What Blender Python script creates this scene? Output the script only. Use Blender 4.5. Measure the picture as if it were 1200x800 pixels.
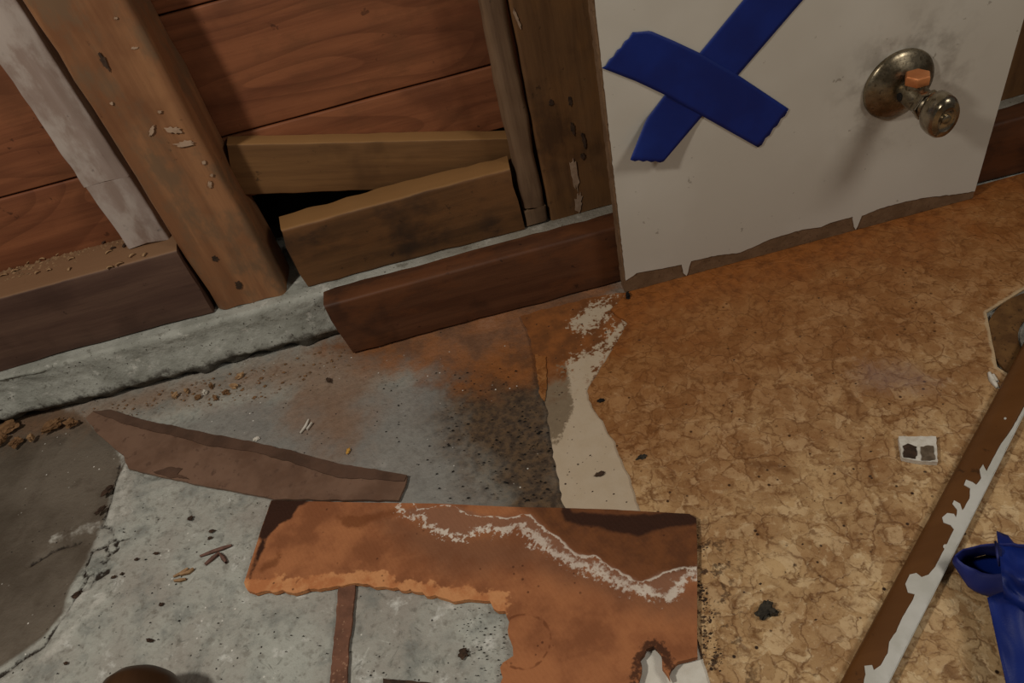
import bpy, bmesh, math, random
import numpy as np
from mathutils import Vector, Matrix, noise as mnoise
from mathutils.geometry import delaunay_2d_cdt

for o in list(bpy.data.objects): bpy.data.objects.remove(o)
scene = bpy.context.scene
COL = scene.collection
rnd = random.Random(7)

# ------------------------------------------------------------------ camera
FPX, PITCH, HCAM = 867.0, math.radians(43.3), 0.45
ROLL = math.atan2(240, 887)
CR, SR = math.cos(ROLL), math.sin(ROLL)
AX = Vector((1, 0, 0)); AF = Vector((0, math.cos(PITCH), -math.sin(PITCH))); AU = Vector((0, math.sin(PITCH), math.cos(PITCH)))
cam = bpy.data.cameras.new('camera'); cam.sensor_width = 36; cam.lens = FPX / 1200 * 36; cam.clip_start = 0.01
co = bpy.data.objects.new('camera', cam); COL.objects.link(co)
right = AX * CR - AU * SR; up = AX * SR + AU * CR
m = Matrix((right, up, -AF)).transposed().to_4x4(); m.translation = Vector((0, 0, HCAM)); co.matrix_world = m
scene.camera = co

# ------------------------------------------------------------------ light
scene.view_settings.view_transform = 'Standard'; scene.view_settings.look = 'None'
scene.view_settings.exposure = 0.0; scene.view_settings.gamma = 1.0; scene.view_settings.use_curve_mapping = False
world = bpy.data.worlds.new('room_air'); scene.world = world; world.use_nodes = True
world.node_tree.nodes['Background'].inputs[0].default_value = (1.0, 0.93, 0.84, 1)
world.node_tree.nodes['Background'].inputs[1].default_value = 0.055

def area(name, loc, target, power, size, col):
    l = bpy.data.lights.new(name, 'AREA'); l.shape = 'DISK'; l.size = size; l.energy = power; l.color = col
    o = bpy.data.objects.new(name, l); COL.objects.link(o); o.location = loc
    o.rotation_euler = (Vector(target) - Vector(loc)).to_track_quat('-Z', 'Y').to_euler()
area('work_lamp', (-0.50, 0.10, 0.80), (0.0, 0.25, 0.0), 3.5, 0.08, (1.0, 0.94, 0.85))
area('ceiling_lamp', (0.62, -0.06, 0.78), (0.15, 0.15, 0.0), 2.1, 0.26, (1.0, 0.94, 0.85))

# ------------------------------------------------------------------ measuring
def ray(u, v):
    d = (u - 600, v - 400); r = d[0] * CR - d[1] * SR; dn = d[0] * SR + d[1] * CR
    return AF * FPX + AX * r - AU * dn
def P(u, v, z=0.0):            # a point of the photo on the horizontal plane at height z
    q = ray(u, v); t = (z - HCAM) / q.z; return Vector((0, 0, HCAM)) + q * t
def W(u, v, y):                # a point of the photo on the wall-parallel plane at depth y
    q = ray(u, v); t = y / q.y; return Vector((0, 0, HCAM)) + q * t
def P2(pts, z=0.0): return [tuple(P(u, v, z).xy) for u, v in pts]

# ------------------------------------------------------------------ node helper
def lin(c):
    return tuple(((x / 255) / 12.92 if x / 255 <= 0.04045 else ((x / 255 + 0.055) / 1.055) ** 2.4) for x in c[:3]) + (1,)
class Mat:
    def __init__(s, name):
        s.m = bpy.data.materials.new(name); s.m.use_nodes = True; s.nt = s.m.node_tree
        s.b = s.nt.nodes['Principled BSDF']
    def node(s, t, **k):
        n = s.nt.nodes.new(t)
        for a, b in k.items(): setattr(n, a, b)
        return n
    def put(s, sock, v):
        if isinstance(v, bpy.types.NodeSocket): s.nt.links.new(v, sock)
        elif isinstance(v, tuple) and len(v) >= 3 and max(v) > 1.5: sock.default_value = lin(v) if sock.type == 'RGBA' else v
        else: sock.default_value = v
    def pos(s): return s.node('ShaderNodeNewGeometry').outputs['Position']
    def nrm(s): return s.node('ShaderNodeNewGeometry').outputs['Normal']
    def obj(s):
        t = s.node('ShaderNodeTexCoord').outputs['Object']; r = s.node('ShaderNodeObjectInfo').outputs['Random']
        a = s.node('ShaderNodeVectorMath', operation='ADD'); s.put(a.inputs[0], t)
        c = s.node('ShaderNodeVectorMath', operation='SCALE'); c.inputs[0].default_value = (7.3, 4.1, 9.7); s.put(c.inputs['Scale'], r)
        s.put(a.inputs[1], c.outputs[0]); return a.outputs[0]
    def vmul(s, v, k):
        n = s.node('ShaderNodeVectorMath', operation='MULTIPLY'); s.put(n.inputs[0], v); n.inputs[1].default_value = k; return n.outputs[0]
    def vadd(s, v, k):
        n = s.node('ShaderNodeVectorMath', operation='ADD'); s.put(n.inputs[0], v); s.put(n.inputs[1], k); return n.outputs[0]
    def sep(s, v):
        n = s.node('ShaderNodeSeparateXYZ'); s.put(n.inputs[0], v); return n.outputs
    def noise(s, v, sc, det=4, ro=0.55, dist=0.0, col=False):
        n = s.node('ShaderNodeTexNoise'); s.put(n.inputs['Vector'], v); n.inputs['Scale'].default_value = sc
        n.inputs['Detail'].default_value = det; n.inputs['Roughness'].default_value = ro; n.inputs['Distortion'].default_value = dist
        return n.outputs['Color' if col else 'Fac']
    def vor(s, v, sc, feat='F1', out='Distance'):
        n = s.node('ShaderNodeTexVoronoi', feature=feat); s.put(n.inputs['Vector'], v); n.inputs['Scale'].default_value = sc; return n.outputs[out]
    def math(s, op, a, b=0.0, c=0.0):
        n = s.node('ShaderNodeMath', operation=op); s.put(n.inputs[0], a); s.put(n.inputs[1], b); s.put(n.inputs[2], c); return n.outputs[0]
    def mapr(s, v, a, b, c=0.0, d=1.0, smooth=True):
        n = s.node('ShaderNodeMapRange', interpolation_type='SMOOTHSTEP' if smooth else 'LINEAR')
        s.put(n.inputs[0], v)
        for i, x in enumerate((a, b, c, d)): s.put(n.inputs[i + 1], x)
        return n.outputs[0]
    def mix(s, f, a, b, mode='MIX'):
        n = s.node('ShaderNodeMix', data_type='RGBA', blend_type=mode); s.put(n.inputs[0], f); s.put(n.inputs[6], a); s.put(n.inputs[7], b); return n.outputs[2]
    def attr(s, name): return s.node('ShaderNodeAttribute', attribute_name=name).outputs['Fac']
    def edge(s, sd, nz, amp, w):   # 1 inside a signed distance, edge broken up by a noise
        return s.mapr(s.math('MULTIPLY_ADD', s.math('SUBTRACT', nz, 0.5), amp, sd), w, -w)
    def out(s, col, rough=0.8, bump=None, bs=0.3, bd=0.001, metal=0.0, spec=0.3):
        s.put(s.b.inputs['Base Color'], col); s.put(s.b.inputs['Roughness'], rough); s.put(s.b.inputs['Metallic'], metal)
        s.b.inputs['Specular IOR Level'].default_value = spec
        if bump is not None:
            n = s.node('ShaderNodeBump'); n.inputs['Strength'].default_value = bs; n.inputs['Distance'].default_value = bd
            s.put(n.inputs['Height'], bump); s.put(s.b.inputs['Normal'], n.outputs[0])
        return s.m

# ------------------------------------------------------------------ materials
def mat_concrete():
    s = Mat('concrete_slab'); p = s.pos()
    n1 = s.noise(p, 9, 5, 0.6); n2 = s.noise(p, 38, 6, 0.65); n3 = s.noise(p, 180, 4, 0.6); n4 = s.noise(p, 620, 3, 0.6)
    c = s.mix(s.mapr(n1, 0.36, 0.64), (178, 180, 170), (158, 152, 142))
    c = s.mix(s.math('MULTIPLY', s.mapr(n2, 0.48, 0.68), 0.8), c, (130, 132, 126))
    c = s.mix(s.mapr(n2, 0.42, 0.30), c, (212, 212, 204))
    n5 = s.noise(p, 70, 6, 0.75, 1.5)
    c = s.mix(s.math('MULTIPLY', s.mapr(n5, 0.56, 0.68), 0.7), c, (104, 104, 96))
    c = s.mix(s.math('MULTIPLY', s.mapr(n5, 0.40, 0.30), 0.6), c, (206, 206, 196))
    c = s.mix(s.math('MULTIPLY', s.mapr(n3, 0.5, 0.72), 0.55), c, (112, 106, 96))
    # dark older slab
    d = s.edge(s.attr('sd_dark'), n2, 0.016, 0.003)
    dk = s.mix(s.mapr(n1, 0.38, 0.62), (113, 103, 90), (84, 74, 62))
    dk = s.mix(s.math('MULTIPLY', s.mapr(n2, 0.5, 0.7), 0.5), dk, (72, 60, 48))
    c = s.mix(d, c, dk)
    # scoured grey film over the middle
    g = s.edge(s.attr('sd_grey'), n2, 0.05, 0.012)
    c = s.mix(s.math('MULTIPLY', g, 0.75), c, s.mix(n3, (142, 138, 132), (112, 108, 102)))
    # rust by the wall
    r = s.edge(s.attr('sd_rust'), n2, 0.05, 0.022)
    rc = s.mix(s.mapr(n2, 0.35, 0.65), (150, 92, 46), (112, 70, 38))
    o = s.edge(s.attr('sd_ochre'), n2, 0.08, 0.03)
    c = s.mix(s.math('MULTIPLY', o, 0.75), c, s.mix(n3, (150, 112, 82), (112, 84, 62)))
    # mildew near the old flooring edge
    mo = s.edge(s.attr('sd_mold'), n2, 0.07, 0.03)
    mc = s.mix(s.mapr(n3, 0.35, 0.65), (96, 72, 46), (60, 44, 30))
    c = s.mix(s.math('MULTIPLY', mo, 0.95), c, mc)
    c = s.mix(s.math('MULTIPLY', r, 0.9), c, rc)
    sp = s.math('MULTIPLY', s.mapr(s.noise(p, 210, 4, 0.65), 0.60, 0.68), s.mapr(s.noise(p, 26, 3, 0.6), 0.42, 0.62))
    c = s.mix(s.math('MULTIPLY', sp, s.math('MULTIPLY', mo, 0.9)), c, (28, 22, 16))
    # dark crack lines, pits and glints
    cr = s.mapr(s.math('MULTIPLY_ADD', s.math('SUBTRACT', n3, 0.5), 0.006, s.attr('sd_crack')), 0.0020, 0.0004)
    c = s.mix(cr, c, (44, 36, 28))
    pale = s.mapr(s.math('MULTIPLY_ADD', s.math('SUBTRACT', n3, 0.5), 0.02, s.attr('sd_pale')), 0.006, 0.0)
    c = s.mix(s.math('MULTIPLY', pale, s.mapr(n2, 0.6, 0.4, 0.0, 0.7)), c, (204, 202, 192))
    v = s.vor(p, 150); pit = s.math('MULTIPLY', s.mapr(v, 0.13, 0.07), s.mapr(s.noise(p, 30, 3), 0.5, 0.56))
    c = s.mix(pit, c, (40, 34, 28))
    v2 = s.vor(s.vadd(p, (3.1, 1.7, 0.0)), 120); gl = s.math('MULTIPLY', s.mapr(v2, 0.10, 0.05), s.mapr(s.noise(p, 22, 3), 0.52, 0.58))
    c = s.mix(gl, c, (224, 220, 210))
    h = s.math('ADD', s.math('MULTIPLY', n2, 1.6), s.math('ADD', n3, s.math('MULTIPLY', n4, 0.4)))
    return s.out(c, s.mapr(n2, 0.3, 0.7, 0.62, 0.85), h, 0.55, 0.0022)

def mat_curb():
    s = Mat('rough_curb_concrete'); p = s.pos()
    n1 = s.noise(p, 22, 5, 0.6); n2 = s.noise(p, 85, 6, 0.7); n3 = s.noise(p, 330, 4, 0.6)
    c = s.mix(s.mapr(n1, 0.38, 0.62), (176, 176, 166), (150, 150, 140))
    c = s.mix(s.mapr(n2, 0.44, 0.30), c, (204, 202, 192))
    c = s.mix(s.math('MULTIPLY', s.mapr(n2, 0.58, 0.70), 0.7), c, (100, 96, 84))
    c = s.mix(s.mapr(n3, 0.64, 0.69), c, (62, 56, 46))
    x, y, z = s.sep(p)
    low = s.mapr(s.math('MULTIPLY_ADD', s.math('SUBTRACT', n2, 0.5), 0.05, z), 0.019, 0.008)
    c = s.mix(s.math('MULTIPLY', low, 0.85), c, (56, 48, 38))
    ru = s.math('MULTIPLY', s.mapr(x, -0.15, 0.05), 0.45)
    c = s.mix(ru, c, (120, 98, 74))
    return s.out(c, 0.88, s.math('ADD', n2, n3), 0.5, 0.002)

def mat_wood(name, axis, a, b, dark, dust=None, ring=0.0, rf=55.0, rough=0.62, stain=0.5, grain=1.0, bump=0.25, blotch=None):
    s = Mat(name); v = s.obj()
    k = [1.0, 1.0, 1.0]; st = {'x': 0, 'y': 1, 'z': 2}[axis]; k[st] = 0.07
    g = s.vmul(v, tuple(k)); n1 = s.noise(g, 60, 6, 0.6, 0.3); n2 = s.noise(g, 260, 4, 0.6); n3 = s.noise(v, 14, 4, 0.55)
    n4 = s.noise(v, 90, 4, 0.6)
    c = s.mix(s.mapr(n1, 0.34, 0.66), a, b)
    c = s.mix(s.math('MULTIPLY', s.mapr(n2, 0.48, 0.7), 0.5 * grain), c, dark)
    if ring:
        kk = [1.0, 1.0, 1.0]; kk[st] = 0.22
        w = s.noise(s.vmul(v, tuple(kk)), 7.5, 2, 0.4, 0.6)
        f = s.math('FRACT', s.math('MULTIPLY', w, rf))
        l = s.math('MULTIPLY', s.mapr(f, 0.45, 0.95), s.mapr(f, 1.0, 0.95))
        c = s.mix(s.math('MULTIPLY', l, ring), c, dark)
    c = s.mix(s.math('MULTIPLY', s.mapr(n3, 0.50, 0.66), stain), c, dark)
    c = s.mix(s.math('MULTIPLY', s.mapr(n4, 0.66, 0.72), 0.6), c, tuple(int(x * 0.55) for x in dark))
    if blotch:
        nb = s.noise(s.vmul(v, tuple(0.5 + 0.5 * q for q in k)), 30, 6, 0.65)
        c = s.mix(s.math('MULTIPLY', s.mapr(nb, 0.46, 0.62), blotch[1]), c, blotch[0])
    if dust:
        z = s.sep(s.nrm())[2]
        c = s.mix(s.math('MULTIPLY', s.mapr(s.math('MULTIPLY_ADD', s.math('SUBTRACT', n4, 0.5), 0.5, z), 0.45, 0.85), 0.8), c, dust)
    return s.out(c, rough, s.math('ADD', n1, s.math('MULTIPLY', n2, 0.6)), bump, 0.0012)

def mat_linoleum():
    s = Mat('cork_pattern_linoleum'); p = s.pos(); x, y, z = s.sep(p)
    w = s.vadd(p, s.vmul(s.vadd(s.noise(p, 55, 4, 0.6, col=True), (-0.5, -0.5, -0.5)), (0.022, 0.022, 0.0)))
    n1 = s.noise(p, 26, 5, 0.6); n2 = s.noise(p, 110, 5, 0.65); n3 = s.noise(p, 420, 3, 0.6)
    e1 = s.vor(w, 74, 'DISTANCE_TO_EDGE'); e2 = s.vor(s.vadd(w, (0.31, 0.12, 0)), 105, 'DISTANCE_TO_EDGE')
    cell = s.vor(w, 74, 'F1', 'Color')
    e3 = s.vor(s.vadd(w, (0.7, 0.4, 0)), 24, 'DISTANCE_TO_EDGE')
    cv = s.sep(cell)[0]; cv2 = s.sep(s.vor(s.vadd(w, (0.31, 0.12, 0)), 105, 'F1', 'Color'))[0]
    c = s.mix(s.mapr(n1, 0.34, 0.68), (206, 172, 124), (176, 138, 94))
    c = s.mix(s.math('MULTIPLY', s.mapr(cv, 0.5, 1.0), 0.35), c, (156, 116, 74))
    c = s.mix(s.math('MULTIPLY', s.mapr(cv2, 0.5, 1.0), 0.50), c, (226, 198, 154))
    c = s.mix(s.math('MULTIPLY', s.mapr(cv2, 0.4, 0.0), 0.40), c, (148, 110, 70))
    c = s.mix(s.math('MULTIPLY', s.mapr(n2, 0.54, 0.70), 0.75), c, (132, 94, 56))
    c = s.mix(s.math('MULTIPLY', s.mapr(n2, 0.42, 0.30), 0.7), c, (222, 196, 154))
    brk = s.mapr(s.noise(p, 85, 3), 0.44, 0.60)
    c = s.mix(s.math('MULTIPLY', s.mapr(e1, 0.055, 0.0), s.math('MULTIPLY', brk, 0.75)), c, (112, 74, 38))
    c = s.mix(s.math('MULTIPLY', s.mapr(e3, 0.022, 0.0), s.math('MULTIPLY', s.mapr(n1, 0.42, 0.55), 0.7)), c, (104, 66, 32))
    c = s.mix(s.math('MULTIPLY', s.mapr(e2, 0.09, 0.0), s.math('MULTIPLY', s.mapr(n2, 0.45, 0.6), 0.7)), c, (120, 82, 44))
    n6 = s.noise(p, 230, 5, 0.7)
    c = s.mix(s.math('MULTIPLY', s.mapr(n6, 0.52, 0.66), 0.55), c, (138, 98, 56))
    c = s.mix(s.math('MULTIPLY', s.mapr(n6, 0.42, 0.32), 0.45), c, (228, 202, 158))
    dots = s.math('MULTIPLY', s.mapr(s.vor(p, 125), 0.17, 0.09), s.mapr(s.noise(p, 45, 3), 0.50, 0.58))
    c = s.mix(dots, c, (48, 30, 16))
    # rust-water stain creeping in from the wall
    d = s.math('MULTIPLY_ADD', s.math('SUBTRACT', n1, 0.5), 0.16, s.math('MULTIPLY_ADD', x, -0.10, y))
    d = s.math('MULTIPLY_ADD', s.math('SUBTRACT', n2, 0.5), 0.05, d)
    f1 = s.mapr(d, 0.16, 0.44); f2 = s.mapr(d, 0.39, 0.47)
    c = s.mix(s.math('MULTIPLY', f1, 0.95), c, s.mix(0.85, c, (176, 122, 62), 'MULTIPLY'))
    c = s.mix(s.math('MULTIPLY', f1, 0.35), c, (150, 98, 46))
    c = s.mix(s.math('MULTIPLY', f2, 0.8), c, s.mix(s.mapr(n2, 0.4, 0.7), (150, 88, 38), (116, 66, 28)))
    # purple grey scuff and grimy tear
    sc = s.mapr(s.math('MULTIPLY_ADD', s.math('SUBTRACT', n2, 0.5), 0.04, s.attr('sd_scuff')), 0.006, -0.02)
    c = s.mix(s.math('MULTIPLY', sc, 0.5), c, (134, 110, 104))
    cu = s.mapr(s.math('MULTIPLY_ADD', s.math('SUBTRACT', n2, 0.5), 0.004, s.attr('sd_cut')), 0.0030, 0.0012)
    c = s.mix(s.math('MULTIPLY', cu, 0.75), c, (196, 172, 136))
    gr = s.math('MULTIPLY', s.mapr(s.attr('sd_grime'), 0.04, 0.0), s.mapr(s.noise(p, 170, 4, 0.65), 0.54, 0.62))
    c = s.mix(s.math('MULTIPLY', gr, 0.9), c, (60, 38, 20))
    h = s.math('ADD', s.math('MULTIPLY', s.mapr(e1, 0.0, 0.1), 0.8), s.math('ADD', n2, s.math('MULTIPLY', n3, 0.5)))
    return s.out(c, 0.55, h, 0.4, 0.0012, spec=0.35)

def mat_backing():
    s = Mat('white_felt_backing'); p = s.pos(); x, y, z = s.sep(p)
    n2 = s.noise(p, 60, 5, 0.6); n3 = s.noise(p, 240, 4, 0.65)
    c = s.mix(s.mapr(n2, 0.35, 0.65), (222, 218, 206), (208, 202, 188))
    g = s.edge(s.attr('sd_glue'), n3, 0.012, 0.0012)
    wh = s.mapr(s.math('MULTIPLY_ADD', s.math('SUBTRACT', n3, 0.5), 0.05, s.math('MULTIPLY_ADD', s.math('SUBTRACT', n2, 0.5), 0.012, s.attr('sd_white'))), 0.003, -0.003)
    r = s.math('MULTIPLY', s.math('SUBTRACT', 1.0, wh), s.mapr(s.math('MULTIPLY_ADD', s.math('SUBTRACT', n2, 0.5), 0.08, y), 0.395, 0.43))
    c = s.mix(s.mapr(y, 0.17, 0.29, 0.0, 0.75), c, (178, 154, 122))
    c = s.mix(g, c, s.mix(n3, (142, 124, 100), (116, 100, 80)))
    c = s.mix(r, c, s.mix(s.mapr(n2, 0.35, 0.65), (146, 88, 42), (112, 68, 34)))
    dots = s.math('MULTIPLY', s.mapr(s.vor(p, 140), 0.16, 0.09), s.mapr(s.noise(p, 40, 3), 0.54, 0.6))
    c = s.mix(dots, c, (48, 36, 26))
    return s.out(c, 0.8, n3, 0.3, 0.001)

def mat_tile():
    s = Mat('stained_tile_back'); p = s.pos()
    n1 = s.noise(p, 24, 5, 0.6); n2 = s.noise(p, 75, 6, 0.65); n3 = s.noise(p, 300, 4, 0.65)
    c = s.mix(s.mapr(n1, 0.36, 0.64), (176, 114, 72), (146, 90, 56))
    c = s.mix(s.math('MULTIPLY', s.mapr(n2, 0.5, 0.66), 0.35), c, (146, 88, 54))
    up = s.edge(s.attr('sd_upper'), n2, 0.014, 0.004)
    c = s.mix(up, c, s.mix(s.mapr(n2, 0.35, 0.65), (120, 72, 38), (98, 58, 32)))
    ha = s.edge(s.attr('sd_halo'), n2, 0.022, 0.012)
    c = s.mix(s.math('MULTIPLY', ha, 0.72), c, (122, 82, 58))
    c = s.mix(s.math('MULTIPLY', s.mapr(n1, 0.50, 0.62), 0.4), c, (128, 78, 46))
    be = s.edge(s.attr('sd_between'), n2, 0.008, 0.002)
    c = s.mix(s.math('MULTIPLY', be, 0.8), c, (142, 100, 76))
    br = s.edge(s.attr('sd_brown'), n2, 0.014, 0.0022)
    c = s.mix(s.math('MULTIPLY', br, 0.82), c, (124, 72, 38))
    dk = s.edge(s.attr('sd_dark'), n2, 0.008, 0.0014)
    c = s.mix(dk, c, s.mix(n2, (64, 34, 18), (46, 24, 12)))
    # broken edge: fresh paler core
    b = s.edge(s.math('MULTIPLY_ADD', s.math('SUBTRACT', n1, 0.5), 0.035, s.attr('sd_torn')), n2, 0.02, 0.0012)
    c = s.mix(b, c, s.mix(s.mapr(n2, 0.4, 0.6), (208, 146, 96), (188, 120, 74)))
    rm = s.mapr(s.math('ABSOLUTE', s.math('MULTIPLY_ADD', s.math('SUBTRACT', n2, 0.5), 0.003, s.attr('sd_ring'))), 0.0011, 0.0003)
    c = s.mix(s.math('MULTIPLY', rm, 0.7), c, (112, 62, 32))
    # salt bloom
    for nm, wd, wob_, rg in (('sd_salt', 0.0050, 0.016, 0.024), ('sd_salt2', 0.0012, 0.014, 0.004)):
        q = s.math('MULTIPLY_ADD', s.math('SUBTRACT', n2, 0.5), wob_, s.attr(nm))
        q = s.math('MULTIPLY_ADD', s.math('SUBTRACT', n3, 0.5), rg, s.math('ABSOLUTE', q))
        q = s.mapr(q, s.mapr(s.sep(p)[0], -0.10, 0.03, wd * 0.45, wd), 0.0)
        c = s.mix(s.math('MULTIPLY', q, s.mapr(n1, 0.3, 0.65, 1.0, 0.7)), c, (224, 212, 196))
    hole = s.mapr(s.math('ABSOLUTE', s.math('MULTIPLY_ADD', s.math('SUBTRACT', n3, 0.5), 0.014, s.attr('sd_hole'))), 0.0042, 0.001)
    c = s.mix(s.math('MULTIPLY', hole, 0.85), c, (58, 30, 16))
    ps = s.math('MULTIPLY', s.mapr(s.vor(p, 150), 0.17, 0.08), s.mapr(s.noise(p, 50, 3), 0.54, 0.6))
    c = s.mix(s.math('MULTIPLY', ps, 0.7), c, (70, 36, 18))
    wv = s.node('ShaderNodeTexWave', wave_type='BANDS', bands_direction='DIAGONAL'); s.put(wv.inputs['Vector'], s.vmul(p, (1.0, 0.4, 1.0))); wv.inputs['Scale'].default_value = 210
    h = s.math('ADD', s.math('MULTIPLY', wv.outputs['Fac'], 0.15), s.math('ADD', n2, n3))
    return s.out(c, 0.82, h, 0.4, 0.0012)

def mat_plain(name, a, b, scale=40, rough=0.6, bs=0.15, metal=0.0, spot=None, spec=0.3):
    s = Mat(name); v = s.obj(); n = s.noise(v, scale, 5, 0.6); n2 = s.noise(v, scale * 5, 4, 0.6)
    c = s.mix(s.mapr(n, 0.35, 0.65), a, b)
    if spot: c = s.mix(s.math('MULTIPLY', s.mapr(n2, 0.58, 0.68), 0.8), c, spot)
    return s.out(c, s.mapr(n2, 0.3, 0.7, max(rough - 0.1, 0.05), rough + 0.1), s.math('ADD', n, n2), bs, 0.001, metal, spec)

def mat_panel():
    s = Mat('old_white_wall_paint'); p = s.pos(); n1 = s.noise(p, 7, 4, 0.5); n2 = s.noise(p, 55, 4, 0.6); n3 = s.noise(p, 400, 3, 0.5)
    c = s.mix(s.mapr(n1, 0.38, 0.62), (204, 198, 186), (194, 187, 174))
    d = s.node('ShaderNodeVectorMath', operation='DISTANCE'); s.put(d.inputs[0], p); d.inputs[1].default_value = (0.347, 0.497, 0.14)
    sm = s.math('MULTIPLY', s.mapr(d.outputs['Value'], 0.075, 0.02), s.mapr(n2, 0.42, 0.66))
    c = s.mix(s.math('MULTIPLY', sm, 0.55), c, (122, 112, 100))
    c = s.mix(s.math('MULTIPLY', s.mapr(s.noise(p, 130, 3), 0.71, 0.75), 0.5), c, (110, 98, 84))
    return s.out(c, 0.5, n3, 0.08, 0.0006, spec=0.4)

def mat_tape(name, a, b):
    s = Mat(name); v = s.obj(); n = s.noise(v, 30, 4, 0.5); n2 = s.noise(v, 1400, 2, 0.5)
    c = s.mix(s.mapr(n, 0.35, 0.65), a, b)
    return s.out(c, 0.5, s.math('ADD', s.math('MULTIPLY', n, 3.0), n2), 0.2, 0.0006, spec=0.35)

M = {}
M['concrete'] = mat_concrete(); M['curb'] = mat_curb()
M['sheath'] = mat_wood('red_fir_sheathing', 'x', (146, 90, 58), (122, 72, 46), (82, 44, 26), ring=0.36, rf=30, stain=0.45, grain=0.5, blotch=((112, 70, 44), 0.5))
M['stud'] = mat_wood('old_stud_wood', 'z', (158, 112, 76), (132, 90, 60), (104, 64, 40), stain=0.45, grain=0.4, rough=0.5, blotch=((112, 90, 68), 0.75))
M['stud2'] = mat_wood('brown_stud_wood', 'z', (120, 86, 54), (98, 68, 42), (62, 40, 24), stain=0.6, grain=0.5, blotch=((128, 88, 50), 0.5))
M['batten'] = mat_wood('grey_batten_wood', 'z', (124, 98, 74), (102, 78, 58), (68, 48, 34), stain=0.5, grain=0.7)
M['pale'] = mat_wood('limewashed_strip', 'z', (166, 148, 138), (146, 126, 114), (120, 96, 82), stain=0.35, grain=0.3, rough=0.85, blotch=((190, 178, 168), 0.6))
M['block'] = mat_wood('dusty_block_wood', 'x', (104, 78, 64), (84, 60, 50), (64, 44, 36), dust=(138, 104, 74), stain=0.5, grain=0.5)
M['block2'] = mat_wood('tan_block_wood', 'x', (108, 74, 44), (86, 58, 34), (52, 38, 28), dust=(150, 110, 66), stain=0.85, grain=0.4, blotch=((120, 80, 46), 0.5))
M['upper'] = mat_wood('tan_loose_board', 'x', (128, 92, 56), (106, 74, 44), (74, 50, 30), dust=(160, 120, 74), stain=0.5, grain=0.4)
M['plank'] = mat_wood('dark_plank_wood', 'x', (98, 62, 40), (78, 46, 28), (46, 27, 17), stain=0.6, grain=0.4, rough=0.6, blotch=((112, 66, 36), 0.5))
M['lino'] = mat_linoleum(); M['felt'] = mat_backing(); M['tile'] = mat_tile()
M['strip'] = mat_plain('brown_rubber_base', (126, 98, 80), (104, 78, 62), 26, 0.5, 0.15, spot=(92, 68, 54))
M['strip_dark'] = mat_plain('brown_rubber_base_edge', (96, 72, 58), (78, 58, 46), 40, 0.5, 0.2)
M['stripn'] = mat_plain('thin_red_brown_strip', (124, 84, 64), (98, 66, 50), 60, 0.7, 0.3, spot=(168, 130, 104))
M['panelwhite'] = mat_panel()
M['core'] = mat_plain('brown_hardboard', (124, 96, 70), (106, 80, 56), 60, 0.85, 0.3, spot=(84, 58, 36))
M['tape'] = mat_tape('blue_masking_tape', (14, 40, 118), (11, 33, 104))
M['tape2'] = mat_tape('blue_tape_adhesive', (52, 56, 112), (32, 42, 112))
M['stick'] = mat_wood('stained_moulding_wood', 'x', (104, 66, 32), (96, 60, 28), (76, 46, 20), stain=0.25, grain=0.1, rough=0.42, bump=0.03)
M['chippaint'] = mat_plain('grey_white_paint', (206, 204, 196), (192, 190, 180), 50, 0.5, 0.1)
M['nickel'] = mat_plain('tarnished_chrome', (150, 138, 116), (104, 92, 72), 60, 0.34, 0.1, 0.9, spot=(70, 58, 42))
M['nickel2'] = mat_plain('shiny_chrome', (176, 166, 148), (128, 116, 96), 40, 0.22, 0.1, 0.95, spot=(80, 66, 50))
M['brass'] = mat_plain('bright_copper', (214, 140, 88), (190, 116, 68), 60, 0.45, 0.1, 0.5)
M['black'] = mat_plain('black_flake', (30, 26, 22), (18, 15, 12), 200, 0.8, 0.4)
M['tar'] = mat_plain('dark_tar_paper', (40, 30, 24), (26, 20, 16), 60, 0.95, 0.3)
M['darkgrey'] = mat_plain('dark_leaf_flake', (64, 58, 48), (40, 36, 30), 200, 0.8, 0.4)
M['rustchip'] = mat_plain('rusty_crumb', (142, 106, 72), (108, 78, 50), 200, 0.85, 0.4)
M['tan'] = mat_plain('tan_wood_shaving', (176, 142, 104), (148, 114, 80), 200, 0.8, 0.3)
M['redchip'] = mat_plain('red_brown_splinter', (124, 92, 80), (100, 72, 62), 200, 0.8, 0.3)
M['whitechip'] = mat_plain('white_paint_crumb', (222, 216, 204), (200, 192, 178), 200, 0.7, 0.2)
M['yellow'] = mat_plain('yellow_chip', (206, 156, 72), (184, 132, 54), 200, 0.7, 0.2)
M['brownchip'] = mat_plain('dark_brown_chip', (74, 54, 40), (52, 38, 28), 200, 0.8, 0.3)
M['iron'] = mat_plain('rusty_cast_iron', (118, 84, 46), (92, 62, 32), 60, 0.8, 0.3, 0.1, spot=(60, 40, 22))
M['irondark'] = mat_plain('dark_pipe_bore', (44, 30, 24), (30, 20, 16), 60, 0.9, 0.3)
M['handle'] = mat_wood('dark_handle_wood', 'y', (72, 48, 28), (58, 38, 22), (38, 24, 14), stain=0.2, grain=0.2, rough=0.4, bump=0.05)
M['glue'] = mat_plain('brown_grey_glue', (116, 100, 82), (88, 74, 58), 200, 0.8, 0.3)
M['paint'] = mat_plain('cream_paint_fleck', (178, 150, 126), (156, 128, 104), 100, 0.6, 0.2)
M['dustm'] = mat_plain('brown_dust', (158, 126, 92), (120, 92, 66), 200, 0.9, 0.4)

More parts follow.
